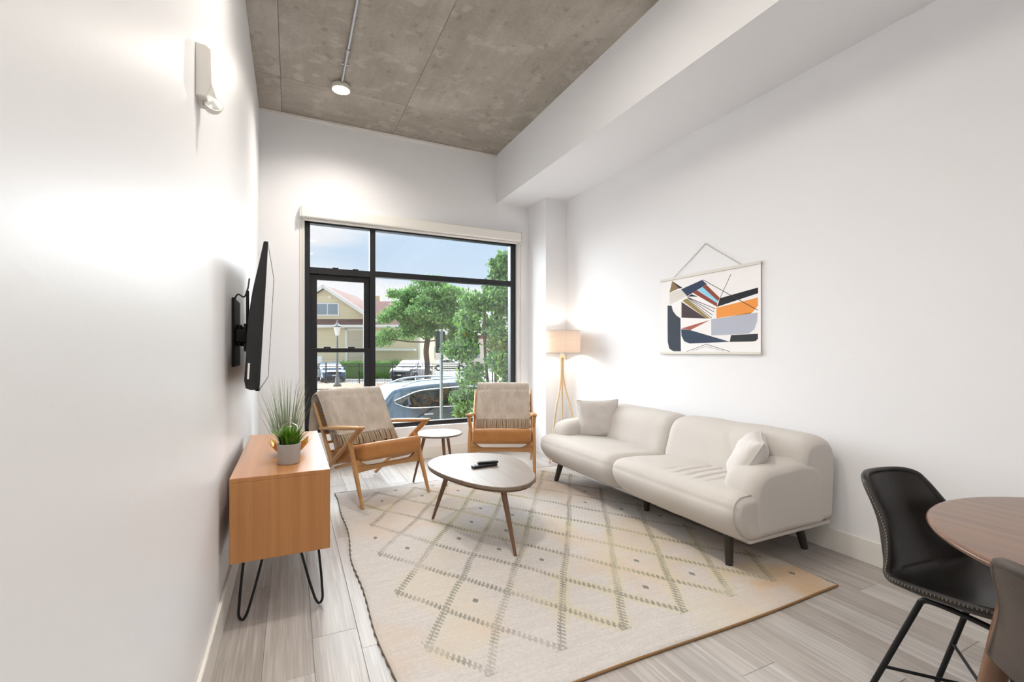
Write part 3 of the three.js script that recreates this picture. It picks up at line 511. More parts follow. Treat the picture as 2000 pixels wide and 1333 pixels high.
// a throw laid over the back cushion; path in (s, d) of the back, x edges given per side
function throwBlanket(label, pos, turn, { xl, xr, front, behind, flare = 0, seed }) {
  const t = thing('throw_blanket', label, 'throw', pos, turn, 'fringed wool throws on the lounge chairs');
  const path = [], add = (s, d) => { const [y, z] = backPoint(s, d); path.push(V(0, y, z)); };
  for (let i = 0; i <= 6; i++) add(mix(front, 0.5, i / 6), 0.066 + (i === 0 ? 0.006 : 0));
  for (let i = 1; i < 6; i++) { const a = i / 6 * Math.PI; add(0.5 + 0.062 * Math.sin(a), 0.066 * Math.cos(a)); }
  const top = backPoint(0.5, -0.072); for (let i = 0; i <= 5; i++) path.push(V(0, top[0] - behind * i / 5, top[1] - 0.02 * Math.sin(i / 5 * 3)));
  const curve = new THREE.CatmullRomCurve3(path, false, 'centripetal'), N = 60, C = curve.getSpacedPoints(N), wid = (v, u) => mix(xl - flare * Math.pow(v, 2), xr, u);
  const f = (u, v) => {
    const k = v * N, i = Math.min(N - 1, Math.floor(k)), p = C[i].clone().lerp(C[i + 1], k - i), tan = C[i + 1].clone().sub(C[i]).normalize(), nrm = V(0, tan.z, -tan.y); if (v < 0.4 && nrm.z < 0) nrm.negate();
    const x = wid(v, u), side = step(0.27, 0.34, Math.abs(x)), e = 0.006 * n3(x * 16 + seed, v * 9, 2) + 0.012 * step(0.45, 0.9, n3(x * 22 + v * 5 + seed, v * 4, 7)) * step(0.1, 0.02, Math.abs(u - 0.12)) ;
    return [x, p.y + nrm.y * e - side * 0.06 * (1 - v * 0.5), p.z + Math.abs(nrm.z) * e * (v < 0.42 ? 1 : -1) - side * 0.02];
  };
  mesh('cloth', sheet(f, 40, 70, 0.007), M.throwWool, t);
  const rand = rng(seed), n = 28; // knotted fringe on the front edge
  for (let i = 0; i < n; i++) {
    const x = mix(xl, xr, (i + 0.5) / n), len = 0.09 + rand() * 0.02, a = backPoint(front + 0.012, 0.072), b = backPoint(front - len * 0.5, 0.078 + rand() * 0.008), c = backPoint(front - len, 0.07 + rand() * 0.012), dx = (rand() - 0.5) * 0.02;
    mesh('tassel', [tube([[x - 0.004, ...a], [x + dx * 0.5 - 0.003, ...b], [x + dx - 0.006, ...c]], 0.0062, 8, 6), tube([[x + 0.004, ...a], [x + dx * 0.5 + 0.003, ...b], [x + dx + 0.006, ...c]], 0.0062, 8, 6), new THREE.SphereGeometry(0.009, 8, 6).translate(x, a[0] - 0.006, a[1])], M.tassel, t);
  }
  return t;
}
const A_POS = [0.772, RUG, -3.725], A_TURN = Math.atan2(0.351, 0.936), B_POS = [1.725, RUG, -3.815], B_TURN = -YAW;
loungeChair('angular wooden lounge chair with tan cushions next to the console', A_POS, A_TURN);
throwBlanket('fringed taupe throw slung loosely over the chair next to the console', A_POS, A_TURN, { xl: -0.31, xr: 0.27, front: 0.085, behind: 0.26, flare: 0.04, seed: 4 });
loungeChair('angular wooden lounge chair with tan cushions next to the sofa', B_POS, B_TURN);
throwBlanket('fringed taupe throw laid squarely over the chair next to the sofa', B_POS, B_TURN, { xl: -0.275, xr: 0.275, front: 0.095, behind: 0.2, seed: 9 });

// ---------------------------------------------------------------- tables
{
  const t = thing('side_table', 'small round side table with splayed legs between the lounge chairs', 'table', [1.24, 0, -4.15]);
  mesh('tabletop', metreUV(lathe([[0, 0.448], [0.208, 0.448], [0.215, 0.444], [0.216, 0.438], [0.205, 0.428], [0, 0.426]], 56)), M.greyTop, t);
  for (const [x, z] of [[-0.226, -0.06], [0.0, 0.23], [0.19, -0.16]]) mesh('leg', [limb([x, 0, z], [x * 0.55, 0.428, z * 0.55], 0.009, 0.016)], M.walnut, t);
}
{
  const t = thing('coffee_table', 'rounded triangular coffee table with grey wood top on three legs', 'table', [1.19, 0, -2.93]);
  const pts = [[0.871, -3.196], [0.985, -3.372], [1.135, -3.425], [1.319, -3.385], [1.47, -3.25], [1.52, -3.015], [1.455, -2.7], [1.387, -2.555], [1.282, -2.457], [1.171, -2.437], [1.063, -2.5], [0.964, -2.66], [0.881, -2.93]].map(([x, z]) => [x - 1.19, -(z + 2.93)]);
  const loop = smoothLoop(pts, 90);
  mesh('tabletop', metreUV(plate(loop, 0.022, 0.006, 4).rotateX(-Math.PI / 2)).translate(0, 0.382, 0), M.greyTop, t);
  mesh('edge_band', metreUV(plate(smoothLoop(pts.map(([x, y]) => [x * 0.985, y * 0.985]), 90), 0.012, 0.003).rotateX(-Math.PI / 2)).translate(0, 0.3705, 0), M.walnut, t);
  for (const [fx, fz, tx, tz] of [[1.178, -2.407, 1.165, -2.56], [0.908, -3.194, 1.0, -3.1], [1.477, -3.167, 1.37, -3.08]]) mesh('leg', limb([fx - 1.19, RUG, fz + 2.93], [tx - 1.19, 0.372, tz + 2.93], 0.0095, 0.02), M.walnut, t);
}
function remote(label, pos, turn, w, l, h, tiltX = 0) {
  const t = thing('remote_control', label, 'remote control', pos, turn, 'remotes on the coffee table'); t.rotation.z = tiltX;
  mesh('case', new RoundedBoxGeometry(l, h, w, 3, h * 0.42).translate(0, h / 2, 0), M.blackPlastic, t);
  const b = []; for (let i = 0; i < 7; i++) for (let j = -1; j <= 1; j++) b.push(new RoundedBoxGeometry(0.007, 0.003, 0.007, 1, 0.001).translate(-l * 0.38 + i * l * 0.11, h, j * w * 0.26));
  const k = mesh('buttons', b, M.gunmetal, t); k.userData.kind = 'stuff';
}
remote('black remote control lying flat on the coffee table', [1.205, 0.404, -2.95], 0.12, 0.045, 0.19, 0.018);
remote('dark slim remote lying across another remote on the coffee table', [1.235, 0.4225, -2.965], -0.12, 0.036, 0.15, 0.014);

// ---------------------------------------------------------------- sofa
{
  const t = thing('sofa', 'cream two-seat sofa with rounded cushions on dark wooden legs', 'sofa', [0, RUG, 0]);
  const z0 = -3.72, z1 = -1.625, zm = -2.672, front = (x, y) => x < 2.14 ? -0.005 * Math.exp(-(((y - 0.37) / 0.011) ** 2)) : 0, wr = (x, y, z, s) => 0.009 * (n3(x * 4 + s, y * 4, z * 5) - 0.5) + 0.003 * (n3(x * 12, y * 12 + s, z * 14) - 0.5);
  // creases that run across the seat
  const crease = (x, y, z, k) => { const w = n3(x * 2.2 + 5, 0, z * 1.2), f = Math.sin(z * 78 + x * 16 + w * 10); return -0.012 * k * Math.pow(Math.max(0, f), 3) * step(0.385, 0.415, y) * step(2.1, 2.24, x) * step(0.25, 0.55, n3(x * 1.8, 3, z * 6)); };
  mesh('base', softLoft(roundedLoop([[2.17, 0.17], [2.89, 0.17], [2.89, 0.192], [2.17, 0.192]], 0.006, 3), z0 + 0.04, z1 - 0.022, 0.006, { n: 60, m: 4 }), M.sofa, t);
  const seat = roundedLoop([[2.15, 0.185], [2.04, 0.31], [2.07, 0.43], [2.22, 0.432], [2.72, 0.41], [2.72, 0.185]], [0.07, 0.12, 0.1, 0.1, 0.06, 0.06], 8);
  mesh('seat_cushion', softLoft(seat, z0, zm - 0.002, 0.075, { n: 130, m: 40, bulge: 0.012, disp: (x, y, z) => wr(x, y, z, 1) + front(x, y) }), M.sofa, t);
  mesh('seat_cushion', softLoft(seat, zm + 0.002, z1, 0.075, { n: 150, m: 170, bulge: 0.014, disp: (x, y, z) => wr(x, y, z, 4) + front(x, y) + crease(x, y, z, step(z1 - 0.2, z1 - 0.36, z) * step(zm + 0.1, zm + 0.3, z)) }), M.sofa, t);
  const back = roundedLoop([[2.56, 0.19], [2.545, 0.42], [2.63, 0.685], [2.84, 0.7], [2.925, 0.6], [2.9, 0.19]], [0.06, 0.06, 0.1, 0.08, 0.12, 0.06], 8);
  mesh('back_cushion', softLoft(back, z0 + 0.02, zm - 0.002, 0.09, { n: 120, m: 36, bulge: 0.01, disp: (x, y, z) => wr(x, y, z, 8) }), M.sofa, t);
  mesh('back_cushion', softLoft(back, zm + 0.002, z1, 0.09, { n: 130, m: 90, bulge: 0.012, disp: (x, y, z) => wr(x, y, z, 12) - 0.006 * Math.pow(Math.max(0, Math.sin(z * 40 + y * 14 + 5 * n3(y * 3, 1, z * 3))), 4) * step(2.7, 2.6, x) * step(-2.35, -2.2, z) * step(-1.85, -2.0, z) * step(0.42, 0.5, y) }), M.sofa, t);
  const arm = roundedLoop([[2.2, 0.19], [2.185, 0.47], [2.26, 0.55], [2.66, 0.575], [2.8, 0.5], [2.81, 0.19]], [0.06, 0.1, 0.1, 0.12, 0.12, 0.06], 8);
  mesh('armrest', softLoft(arm, z0 - 0.005, z0 + 0.22, 0.075, { n: 110, m: 16, bulge: 0.008, disp: (x, y, z) => wr(x, y, z, 16) }), M.sofa, t);
  mesh('armrest', softLoft(arm, z1 - 0.22, z1 + 0.008, 0.075, { n: 110, m: 16, bulge: 0.008, disp: (x, y, z) => wr(x, y, z, 20) }), M.sofa, t);
  for (const [x, z, dx, dz] of [[2.2, -1.79, 0.035, -0.03], [2.2, -3.645, 0.035, 0.03], [2.82, -1.757, -0.035, -0.03], [2.82, -3.64, -0.035, 0.03], [2.4, -2.672, 0, 0]]) mesh('leg', limb([x, x > 2.5 ? -RUG : 0, z], [x + dx, 0.17, z + dz], 0.02, 0.028), M.sofaLeg, t);
  mesh('seam', [tube(seat.slice(2, 34).map(([x, y]) => [x - 0.0, y, z1 - 0.024]), 0.003, 60, 6)], M.sofa, t);
}
function pillow(label, pos, rot, w, h, d, seed, mat) {
  const t = thing('throw_pillow', label, 'pillow', pos); t.rotation.set(...rot, 'YXZ');
  const N = 44, pos_ = [], idx = [];
  for (const s of [1, -1]) for (let j = 0; j <= N; j++) for (let i = 0; i <= N; i++) {
    const u = i / N * 2 - 1, v = j / N * 2 - 1, pin = 1 - 0.07 * (1 - u * u) * v * v, pin2 = 1 - 0.07 * (1 - v * v) * u * u, e = Math.pow(Math.max(0, 1 - u ** 4), 0.55) * Math.pow(Math.max(0, 1 - v ** 4), 0.55);
    const fold = 0.012 * e * (n3(u * 3 + seed, v * 3, s) - 0.5) + 0.008 * Math.pow(Math.max(0, Math.sin(u * 11 + v * 6 + seed)), 3) * step(0.25, 0.85, v) * e;
    pos_.push(u * w / 2 * pin2, v * h / 2 * pin + h / 2, s * (d / 2 * e * (0.8 + 0.2 * (1 - u * u) * (1 - v * v)) + fold * (s > 0 ? 1 : 0.4)));
  }
  const n = (N + 1) ** 2; for (let k = 0; k < 2; k++) for (let j = 0; j < N; j++) for (let i = 0; i < N; i++) { const a = k * n + j * (N + 1) + i, b = a + 1, c = a + N + 1, e = c + 1; k ? idx.push(a, c, b, b, c, e) : idx.push(a, b, c, b, e, c); }
  const g = new THREE.BufferGeometry(); g.setAttribute('position', new THREE.Float32BufferAttribute(pos_, 3)); g.setIndex(idx); g.computeVertexNormals(); mesh('cover', metreUV(g), mat, t);
  const rim = []; for (let i = 0; i < 40; i++) { const a = i / 40 * 4, k = Math.floor(a), f = (a - k) * 2 - 1, [u, v] = [[f, -1], [1, f], [-f, 1], [-1, -f]][k]; rim.push([u * w / 2 * (1 - 0.07 * (1 - v * v) * u * u), v * h / 2 * (1 - 0.07 * (1 - u * u) * v * v) + h / 2, 0]); }
  mesh('seam', tube(rim, 0.0028, 120, 6, true), mat, t);
}
pillow('light grey square pillow upright against the far sofa arm', [2.5, 0.415, -3.4], [-0.2, -0.62, 0.04], 0.37, 0.35, 0.13, 3, M.pillow);
pillow('white plump pillow leaning on the sofa arm near the dining chair', [2.4, 0.415, -1.93], [-0.5, -2.45, -0.05], 0.39, 0.33, 0.17, 8, M.pillowWhite);

// ---------------------------------------------------------------- floor lamp
{
  const t = thing('floor_lamp', 'tripod floor lamp with bent wood legs and pale drum shade', 'lamp', [2.69, 0, -4.33]);
  const sh = mesh('lamp_shade', lathe([[0.196, 1.184], [0.199, 1.183], [0.2, 1.186], [0.2, 1.424], [0.199, 1.427], [0.196, 1.426], [0.197, 1.42], [0.197, 1.19], [0.196, 1.184]], 64), M.lampShade, t);
  mesh('shade_ring', [new THREE.TorusGeometry(0.1975, 0.0025, 8, 64).rotateX(Math.PI / 2).translate(0, 1.426, 0), new THREE.TorusGeometry(0.1975, 0.0025, 8, 64).rotateX(Math.PI / 2).translate(0, 1.184, 0)], M.cord, sh);
  mesh('spider', [0, 1, 2].map((i) => limb([0, 1.405, 0], [Math.cos(i * 2.094) * 0.196, 1.42, Math.sin(i * 2.094) * 0.196], 0.002, 0.002)), M.steel, t);
  mesh('finial', lathe([[0, 1.4], [0.01, 1.4], [0.012, 1.41], [0.006, 1.425], [0.012, 1.436], [0, 1.445]], 16), M.steel, t);
  mesh('socket', limb([0, 1.14, 0], [0, 1.24, 0], 0.018, 0.016), M.steel, t);
  mesh('lamp_bulb', new THREE.SphereGeometry(0.03, 20, 14).scale(1, 1.25, 1).translate(0, 1.275, 0), M.bulb, t);
  for (let i = 0; i < 3; i++) { const a = [2.85, 0.75, -1.0][i], c = Math.cos(a), s = Math.sin(a), q = (r, y) => [c * r, y, s * r], far = i === 2 ? 0.215 : 0.2; mesh('leg', tube([q(0.016, 1.17), q(0.014, 1.02), q(0.016, 0.92), q(0.04, 0.78), q(0.09, 0.6), q(0.15, 0.3), q(far, 0.006)], 0.0105, 60, 10), M.paleOak, t); }
  mesh('collar', limb([0, 1.13, 0], [0, 1.15, 0], 0.03, 0.03), M.paleOak, t);
  const l = new THREE.PointLight(LAMP_WARM, FLOOR_LAMP_POWER, 0, 2); l.position.set(2.69, 1.275, -4.33); l.castShadow = true; l.shadow.radius = 1.5; scene.add(l);
}

// ---------------------------------------------------------------- wall hanging
{
  const c = document.createElement('canvas'); c.width = 1040; c.height = 680; const g = c.getContext('2d'), sx = 1.04, sy = 0.68;
  g.fillStyle = '#f1eff0'; g.fillRect(0, 0, 1040, 680);
  const polys = [['#8a7350', [139, 21, 107, 173, 223, 136]], ['#2a2f38', [139, 21, 261, 138, 223, 139]], ['#dcd8d2', [107, 173, 245, 154, 315, 256, 111, 341]], ['#2f3d5a', [245, 154, 472, 76, 521, 141, 315, 256]], ['#23252c', [362, 239, 428, 282, 315, 262]], ['#8f4638', [367, 215, 423, 200, 624, 395, 625, 440]], ['#8fd3ef', [428, 198, 477, 168, 633, 366, 624, 395]], ['#8f4638', [477, 168, 516, 146, 647, 331, 633, 370]], ['#1f2328', [647, 337, 978, 269, 979, 333, 625, 437]], ['#ee9a4a', [616, 450, 977, 381, 977, 473, 932, 543, 616, 578]], ['#b07a35', [657, 583, 932, 537, 901, 572]], ['#9a8650', [262, 311, 305, 286, 556, 574, 518, 570]], ['#4a3b40', [251, 322, 518, 570, 251, 532]], ['#3a4250', [85, 350, 134, 357, 151, 432, 191, 497, 240, 541, 241, 982, 152, 981, 103, 943, 85, 848]], ['#a85f50', [246, 678, 556, 592, 348, 705]], ['#36455a', [246, 685, 348, 705, 738, 868, 509, 877, 338, 880, 279, 848, 250, 776]], ['#b3b8c6', [565, 585, 974, 548, 972, 640, 949, 735, 902, 782, 566, 786]], ['#33363a', [750, 790, 977, 786, 978, 840, 961, 865, 934, 872, 738, 870]]];
  for (const [col, p] of polys) { g.fillStyle = col; g.beginPath(); for (let i = 0; i < p.length; i += 2) g.lineTo(p[i] * sx, p[i + 1] * sy); g.closePath(); g.fill(); }
  g.strokeStyle = '#3a3a3e';
  for (const [i, l] of [[482, 78, 974, 521], [749, 69, 651, 332], [306, 985, 514, 893], [514, 893, 738, 986], [369, 978, 514, 918], [514, 918, 686, 980], [315, 269, 606, 461], [321, 276, 593, 497], [326, 286, 579, 535], [315, 292, 570, 570], [107, 220, 262, 183], [107, 273, 283, 225]].entries()) { g.lineWidth = i < 2 ? 5 : i < 4 ? 4 : i < 6 ? 2 : i < 10 ? 5 : 1; g.globalAlpha = i > 9 ? 0.4 : 1; g.beginPath(); g.moveTo(l[0] * sx, l[1] * sy); g.lineTo(l[2] * sx, l[3] * sy); g.stroke(); }
  g.globalAlpha = 0.6; g.lineWidth = 1; for (let k = 0; k < 16; k++) { const u = k / 16, x = mix(345, 700, u), y = 900 + 70 * Math.abs(x - 514) / 190; g.beginPath(); g.moveTo(x * sx, (y + 15) * sy); g.lineTo((x + 4) * sx, (y + 45) * sy); g.stroke(); }
  const map = new THREE.CanvasTexture(c); map.colorSpace = THREE.SRGBColorSpace;
  const t = thing('wall_hanging', 'abstract geometric canvas print hanging from a cord above the sofa', 'wall art', [XR - 0.0005, 1.19, -2.611], -Math.PI / 2);
  const w = 0.955, h = 0.625;
  mesh('canvas', sheet((u, v) => [(u - 0.5) * w, v * h, 0.012 + 0.004 * Math.sin(v * 3.1) * Math.sin(u * 3 + 0.5)], 24, 16, 0.0016, true), S({ map, roughness: 0.85 }), t);
  mesh('dowel', RB(-w / 2 - 0.006, w / 2 + 0.006, h - 0.006, h + 0.014, 0.002, 0.022, 0.003), M.dowel, t); mesh('dowel', RB(-w / 2 - 0.006, w / 2 + 0.006, -0.012, 0.008, 0.002, 0.022, 0.003), M.dowel, t);
  mesh('cord', [limb([-0.33, h + 0.012, 0.012], [0.0, h + 0.235, 0.006], 0.0022, 0.0022), limb([0.33, h + 0.012, 0.012], [0.0, h + 0.235, 0.006], 0.0022, 0.0022)], M.cord, t);
  mesh('nail', limb([0, h + 0.233, 0], [0, h + 0.236, 0.014], 0.002, 0.002), M.steel, t);
}

// ---------------------------------------------------------------- dining corner
{
  const t = thing('dining_table', 'round walnut dining table with tapered wooden legs', 'table', [1.83, 0, -0.215]);
  mesh('tabletop', metreUV(lathe([[0, 0.735], [0.485, 0.735], [0.496, 0.733], [0.5, 0.728], [0.496, 0.72], [0.47, 0.708], [0, 0.706]], 96)), M.walnut, t);
  mesh('apron', lathe([[0.35, 0.706], [0.35, 0.66], [0.33, 0.66], [0.33, 0.706]], 48), M.walnut, t);
  for (let i = 0; i < 4; i++) { const a = i * Math.PI / 2 - 2.27, c = Math.cos(a), s = Math.sin(a); mesh('leg', limb([c * 0.47, 0, s * 0.47], [c * 0.33, 0.706, s * 0.33], 0.017, 0.032), M.walnut, t); }
}
function diningChair(label, pos, turn, mat) {
  const t = thing('dining_chair', label, 'chair', pos, turn, 'leather shell chairs at the dining table');
  // shell: v runs from the front of the seat to the top of the back; local +z is forwards
  const prof = new THREE.CatmullRomCurve3([[0, 0.452, 0.2], [0, 0.462, 0.14], [0, 0.448, 0.02], [0, 0.442, -0.1], [0, 0.468, -0.18], [0, 0.54, -0.222], [0, 0.65, -0.258], [0, 0.768, -0.302]].map((p) => V(...p)), false, 'centripetal'), P = prof.getSpacedPoints(60);
  const half = (v) => mix(0.2, 0.224, step(0, 0.2, v)) - 0.04 * step(0.35, 0.8, v) - 0.04 * step(0.65, 1, v);
  const shape = (u, v) => {
    const k = v * 60, i = Math.min(59, Math.floor(k)), p = P[i].clone().lerp(P[i + 1], k - i), q = (u - 0.5) * 2, back = step(0.36, 0.74, v), cor = Math.pow(Math.max(0, (v - 0.9) / 0.1), 2), fr = Math.pow(Math.max(0, (0.1 - v) / 0.1), 2);
    const x = q * half(v) * (1 - 0.07 * cor * Math.abs(q) ** 2 - 0.1 * fr * Math.abs(q)), lift = Math.abs(q) ** 2.4;
    return [x, p.y + lift * 0.055 * (1 - back) - 0.016 * cor * q ** 6 - 0.012 * fr, p.z + lift * 0.085 * back * (1 - 0.45 * step(0.75, 1, v))];
  };
  mesh('shell', sheet((u, v) => shape(u, v), 28, 60, 0.022), mat, t);
  const rim = []; for (let i = 0; i <= 40; i++) rim.push(shape(0, i / 40)); for (let i = 1; i <= 16; i++) rim.push(shape(i / 16, 1)); for (let i = 39; i >= 0; i--) rim.push(shape(1, i / 40)); for (let i = 15; i > 0; i--) rim.push(shape(i / 16, 0));
  mesh('edge_piping', tube(rim, 0.012, 260, 8, true), mat, t);
  const c = new THREE.CatmullRomCurve3(rim.map((p) => V(...p)), true), st = []; for (let i = 0; i < 210; i++) { const p = c.getPointAt(i / 210), d = c.getTangentAt(i / 210), out = V(p.x, 0, 0).normalize(); st.push(limb(p.clone().addScaledVector(out, 0.011).addScaledVector(d, -0.0028).toArray(), p.clone().addScaledVector(out, 0.0115).add(V(0, 0.006, 0.003)).toArray(), 0.0014, 0.0014, 1, V(1, 0, 0), 5)); }
  const k = mesh('stitching', st, M.stitch, t); k.userData.kind = 'stuff';
  const R = 0.0085;
  for (const s of [-1, 1]) { mesh('leg', limb([s * 0.205, 0, 0.2], [s * 0.14, 0.43, 0.11], R, R), M.blackMetal, t); mesh('leg', limb([s * 0.205, 0, -0.235], [s * 0.14, 0.425, -0.09], R, R), M.blackMetal, t); mesh('seat_bracket', tube([[s * 0.14, 0.425, -0.09], [s * 0.138, 0.434, -0.08], [s * 0.138, 0.436, 0.09], [s * 0.14, 0.43, 0.11]], R, 20, 8), M.blackMetal, t); }
  mesh('cross_stretcher', [limb([-0.178, 0.18, 0.163], [0.178, 0.18, -0.174], 0.005, 0.005), limb([0.178, 0.18, 0.163], [-0.178, 0.18, -0.174], 0.005, 0.005)], M.blackMetal, t);
  return t;
}
diningChair('black leather shell chair pulled up to the table by the sofa', [1.885, 0, -0.632], -0.12, M.blackLeather);
diningChair('greyish brown leather shell chair with its back towards the media console', [1.5675, 0, -0.25], Math.PI / 2 - 0.2, M.greyLeather);

// ---------------------------------------------------------------- the street outside
const GY = -1.15;
// the block across the street stands at an angle to the building: r metres along it, d metres away
const block = (r, d, h) => [r * Math.cos(YAW) + d * Math.sin(YAW), h, r * Math.sin(YAW) - d * Math.cos(YAW)];
{
  struct('ground', BX(-70, 90, GY - 0.2, GY, -120, -7.2), M.asphalt, 'grey asphalt street and parking lot');
  const w = struct('sidewalk', RB(-30, 40, GY - 0.1, GY + 0.13, -7.2, -5.4, 0.02), M.walk, 'pale concrete sidewalk below the window');
  const g = mesh('gravel_bed', BX(-40, 40, 0, 0.07, -2.4, 2.4), M.gravel, scene); g.position.set(...block(-12, 30.6, GY)); g.rotation.y = -YAW; g.userData = { kind: 'structure', label: 'tan gravel bed in front of the iron fence' };
}
function leafCloud(parent, name, n, seed, blobs, size, colors, fill = 0.75) {
  const q = new THREE.BufferGeometry(); q.setAttribute('position', new THREE.Float32BufferAttribute([0, 0, 0, 0.28, 0.45, 0.06, 0, 1, -0.04, -0.28, 0.45, 0.06], 3)); q.setIndex([0, 1, 2, 0, 2, 3]); q.computeVertexNormals();
  const im = shade(new THREE.InstancedMesh(q, M.leafA, n)); im.name = name; im.userData.kind = 'stuff'; const rand = rng(seed), o = new THREE.Object3D(), tot = blobs.reduce((s, b) => s + b[6], 0), c = new THREE.Color(), C = colors.map((k) => new THREE.Color(k));
  for (let i = 0; i < n; i++) {
    let k = rand() * tot, b = blobs[0]; for (const x of blobs) { k -= x[6]; if (k <= 0) { b = x; break; } }
    const a = rand() * 6.2832, z = rand() * 2 - 1, s = Math.sqrt(1 - z * z), r = Math.pow(rand(), 1 - fill) ;
    o.position.set(b[0] + Math.cos(a) * s * r * b[3], b[1] + z * r * b[4], b[2] + Math.sin(a) * s * r * b[5]); o.rotation.set(rand() * 6.28, rand() * 6.28, rand() * 6.28); o.scale.setScalar(size * (0.6 + 0.8 * rand())); o.updateMatrix(); im.setMatrixAt(i, o.matrix);
    im.setColorAt(i, c.copy(C[Math.floor(rand() * C.length)]).lerp(C[Math.floor(rand() * C.length)], rand()));
  }
  parent.add(im); return im;
}
{ // leafy tree in the lot
  const t = thing('street_tree', 'spreading green tree with a bare trunk behind the iron fence', 'tree', block(-6.3, 34, GY), -YAW), rand = rng(41), blobs = [];
  mesh('trunk', tube([[0, 0, 0], [0.06, 1.2, 0], [-0.02, 2.4, 0.05], [0.1, 3.4, 0], [0.25, 4.6, 0.1]], 0.2, 40, 10), M.bark, t);
  const tips = [[-2.9, 3.0, 0.4], [-2.2, 4.9, 0.8], [-1.1, 6.3, 0.2], [0.6, 6.9, -0.4], [1.9, 6.1, 0.6], [2.7, 4.9, 0], [-1.5, 3.6, -1], [1.5, 4.2, 1.2], [0.2, 5.2, 1.4], [-0.4, 4.4, -1.4], [3.4, 6.0, -0.6], [2.2, 3.2, -0.8]];
  for (const [x, y, z] of tips) { mesh('branch', tube([[0.02, 2.3 + 0.25 * y, 0], [x * 0.4, y * 0.72 + 0.9, z * 0.4], [x, y + 0.3, z]], 0.05, 16, 7), M.bark, t); for (let j = 0; j < 3; j++) blobs.push([x * (0.75 + 0.4 * rand()), y + 0.3 + (rand() - 0.5) * 0.9, z + (rand() - 0.5), 0.7 + 0.6 * rand(), 0.35 + 0.25 * rand(), 0.7 + 0.5 * rand(), 1]); }
  for (let i = 0; i < 75; i++) { const a = rand() * 6.28, u = rand() * 2 - 1, s = Math.sqrt(1 - u * u), q = 0.45 + 0.6 * rand(); blobs.push([0.3 + Math.cos(a) * s * 3.5 * q, 5.5 + u * 2.1 * q, Math.sin(a) * s * 2.6 * q, 0.55 + 0.5 * rand(), 0.25 + 0.25 * rand(), 0.5 + 0.4 * rand(), 0.8]); }
  leafCloud(t, 'foliage', 46000, 42, blobs, 0.2, ['#7aa653', '#9cc66d', '#648f4c', '#b4d68a', '#578558'], 0.5);
}
{ // dense young tree by the sidewalk
  const t = thing('young_tree', 'dense leafy young tree standing close outside the window', 'tree', [3.7, GY, -8.25]), rand = rng(51), blobs = [];
  for (let i = 0; i < 4; i++) { const a = i * 1.6, x = Math.cos(a), z = Math.sin(a); mesh('trunk', tube([[x * 0.06, 0, z * 0.06], [x * 0.15, 1, z * 0.15], [x * 0.3, 2.2, z * 0.3], [x * 0.42 + 0.1, 3.6, z * 0.42]], 0.03, 24, 8), M.bark, t); }
  for (let i = 0; i < 70; i++) { const y = 0.95 + 2.6 * rand(), R = 0.98 * Math.sqrt(Math.max(0.08, 1 - ((y - 2.0) / 1.9) ** 2)), a = rand() * 6.28, r = R * Math.sqrt(rand()); blobs.push([Math.cos(a) * r - 0.02, y, Math.sin(a) * r, 0.26, 0.2, 0.26, 1]); }
  for (let i = 0; i < 16; i++) blobs.push([0.15 + 0.75 * (rand() - 0.5), 3.5 + 0.85 * rand(), 0.5 * (rand() - 0.5), 0.16, 0.14, 0.16, 0.5]);
  for (let i = 0; i < 14; i++) blobs.push([-0.75 + 0.5 * rand(), 1.05 + 0.6 * rand(), 0.2 * (rand() - 0.5), 0.2, 0.16, 0.2, 0.9]);
  leafCloud(t, 'foliage', 42000, 52, blobs, 0.075, ['#55812f', '#74a347', '#3d6630', '#93bd60', '#31573a'], 0.5);
}
{ // hedge along the lot
  const t = thing('hedge', 'clipped bright green hedge in front of the beige house', 'hedge', block(-12.5, 40.5, GY), -YAW), blobs = [];
  mesh('hedge_core', softLoft(roundedLoop([[-0.55, 0], [0.55, 0], [0.55, 1.4], [-0.55, 1.4]], 0.25, 5), -2.6, 2.6, 0.3, { n: 40, m: 20, disp: (x, y, z) => 0.12 * n3(x * 3, y * 3, z * 3) }).rotateY(Math.PI / 2), S({ color: '#5d8a34', roughness: 1 }), t);
  for (let i = 0; i < 80; i++) { const u = hash(i, 1, 3) * 5.2 - 2.6; blobs.push([u, 0.3 + 1.2 * hash(i, 2, 3), 0.35, 0.35, 0.28, 0.35, 1]); }
  leafCloud(t, 'foliage', 6000, 61, blobs, 0.12, ['#6f9f36', '#86b848', '#557f2d'], 0.4);
}
{ // iron fence
  const t = thing('iron_fence', 'black iron picket fence along the parking lot', 'fence', block(-9, 33.2, GY), -YAW);
  for (const y of [0.2, 1.25, 1.42]) mesh('rail', RB(-14, 10, y, y + 0.04, -0.02, 0.02, 0.004), M.iron, t);
  for (let x = -14; x <= 10.01; x += 2.4) mesh('post', RB(x - 0.04, x + 0.04, 0, 1.55, -0.04, 0.04, 0.006), M.iron, t);
  const p = []; for (let x = -13.88; x < 10; x += 0.12) p.push(BX(x - 0.008, x + 0.008, 0.08, 1.44, -0.008, 0.008)); mesh('pickets', p, M.iron, t).userData.kind = 'stuff';
}
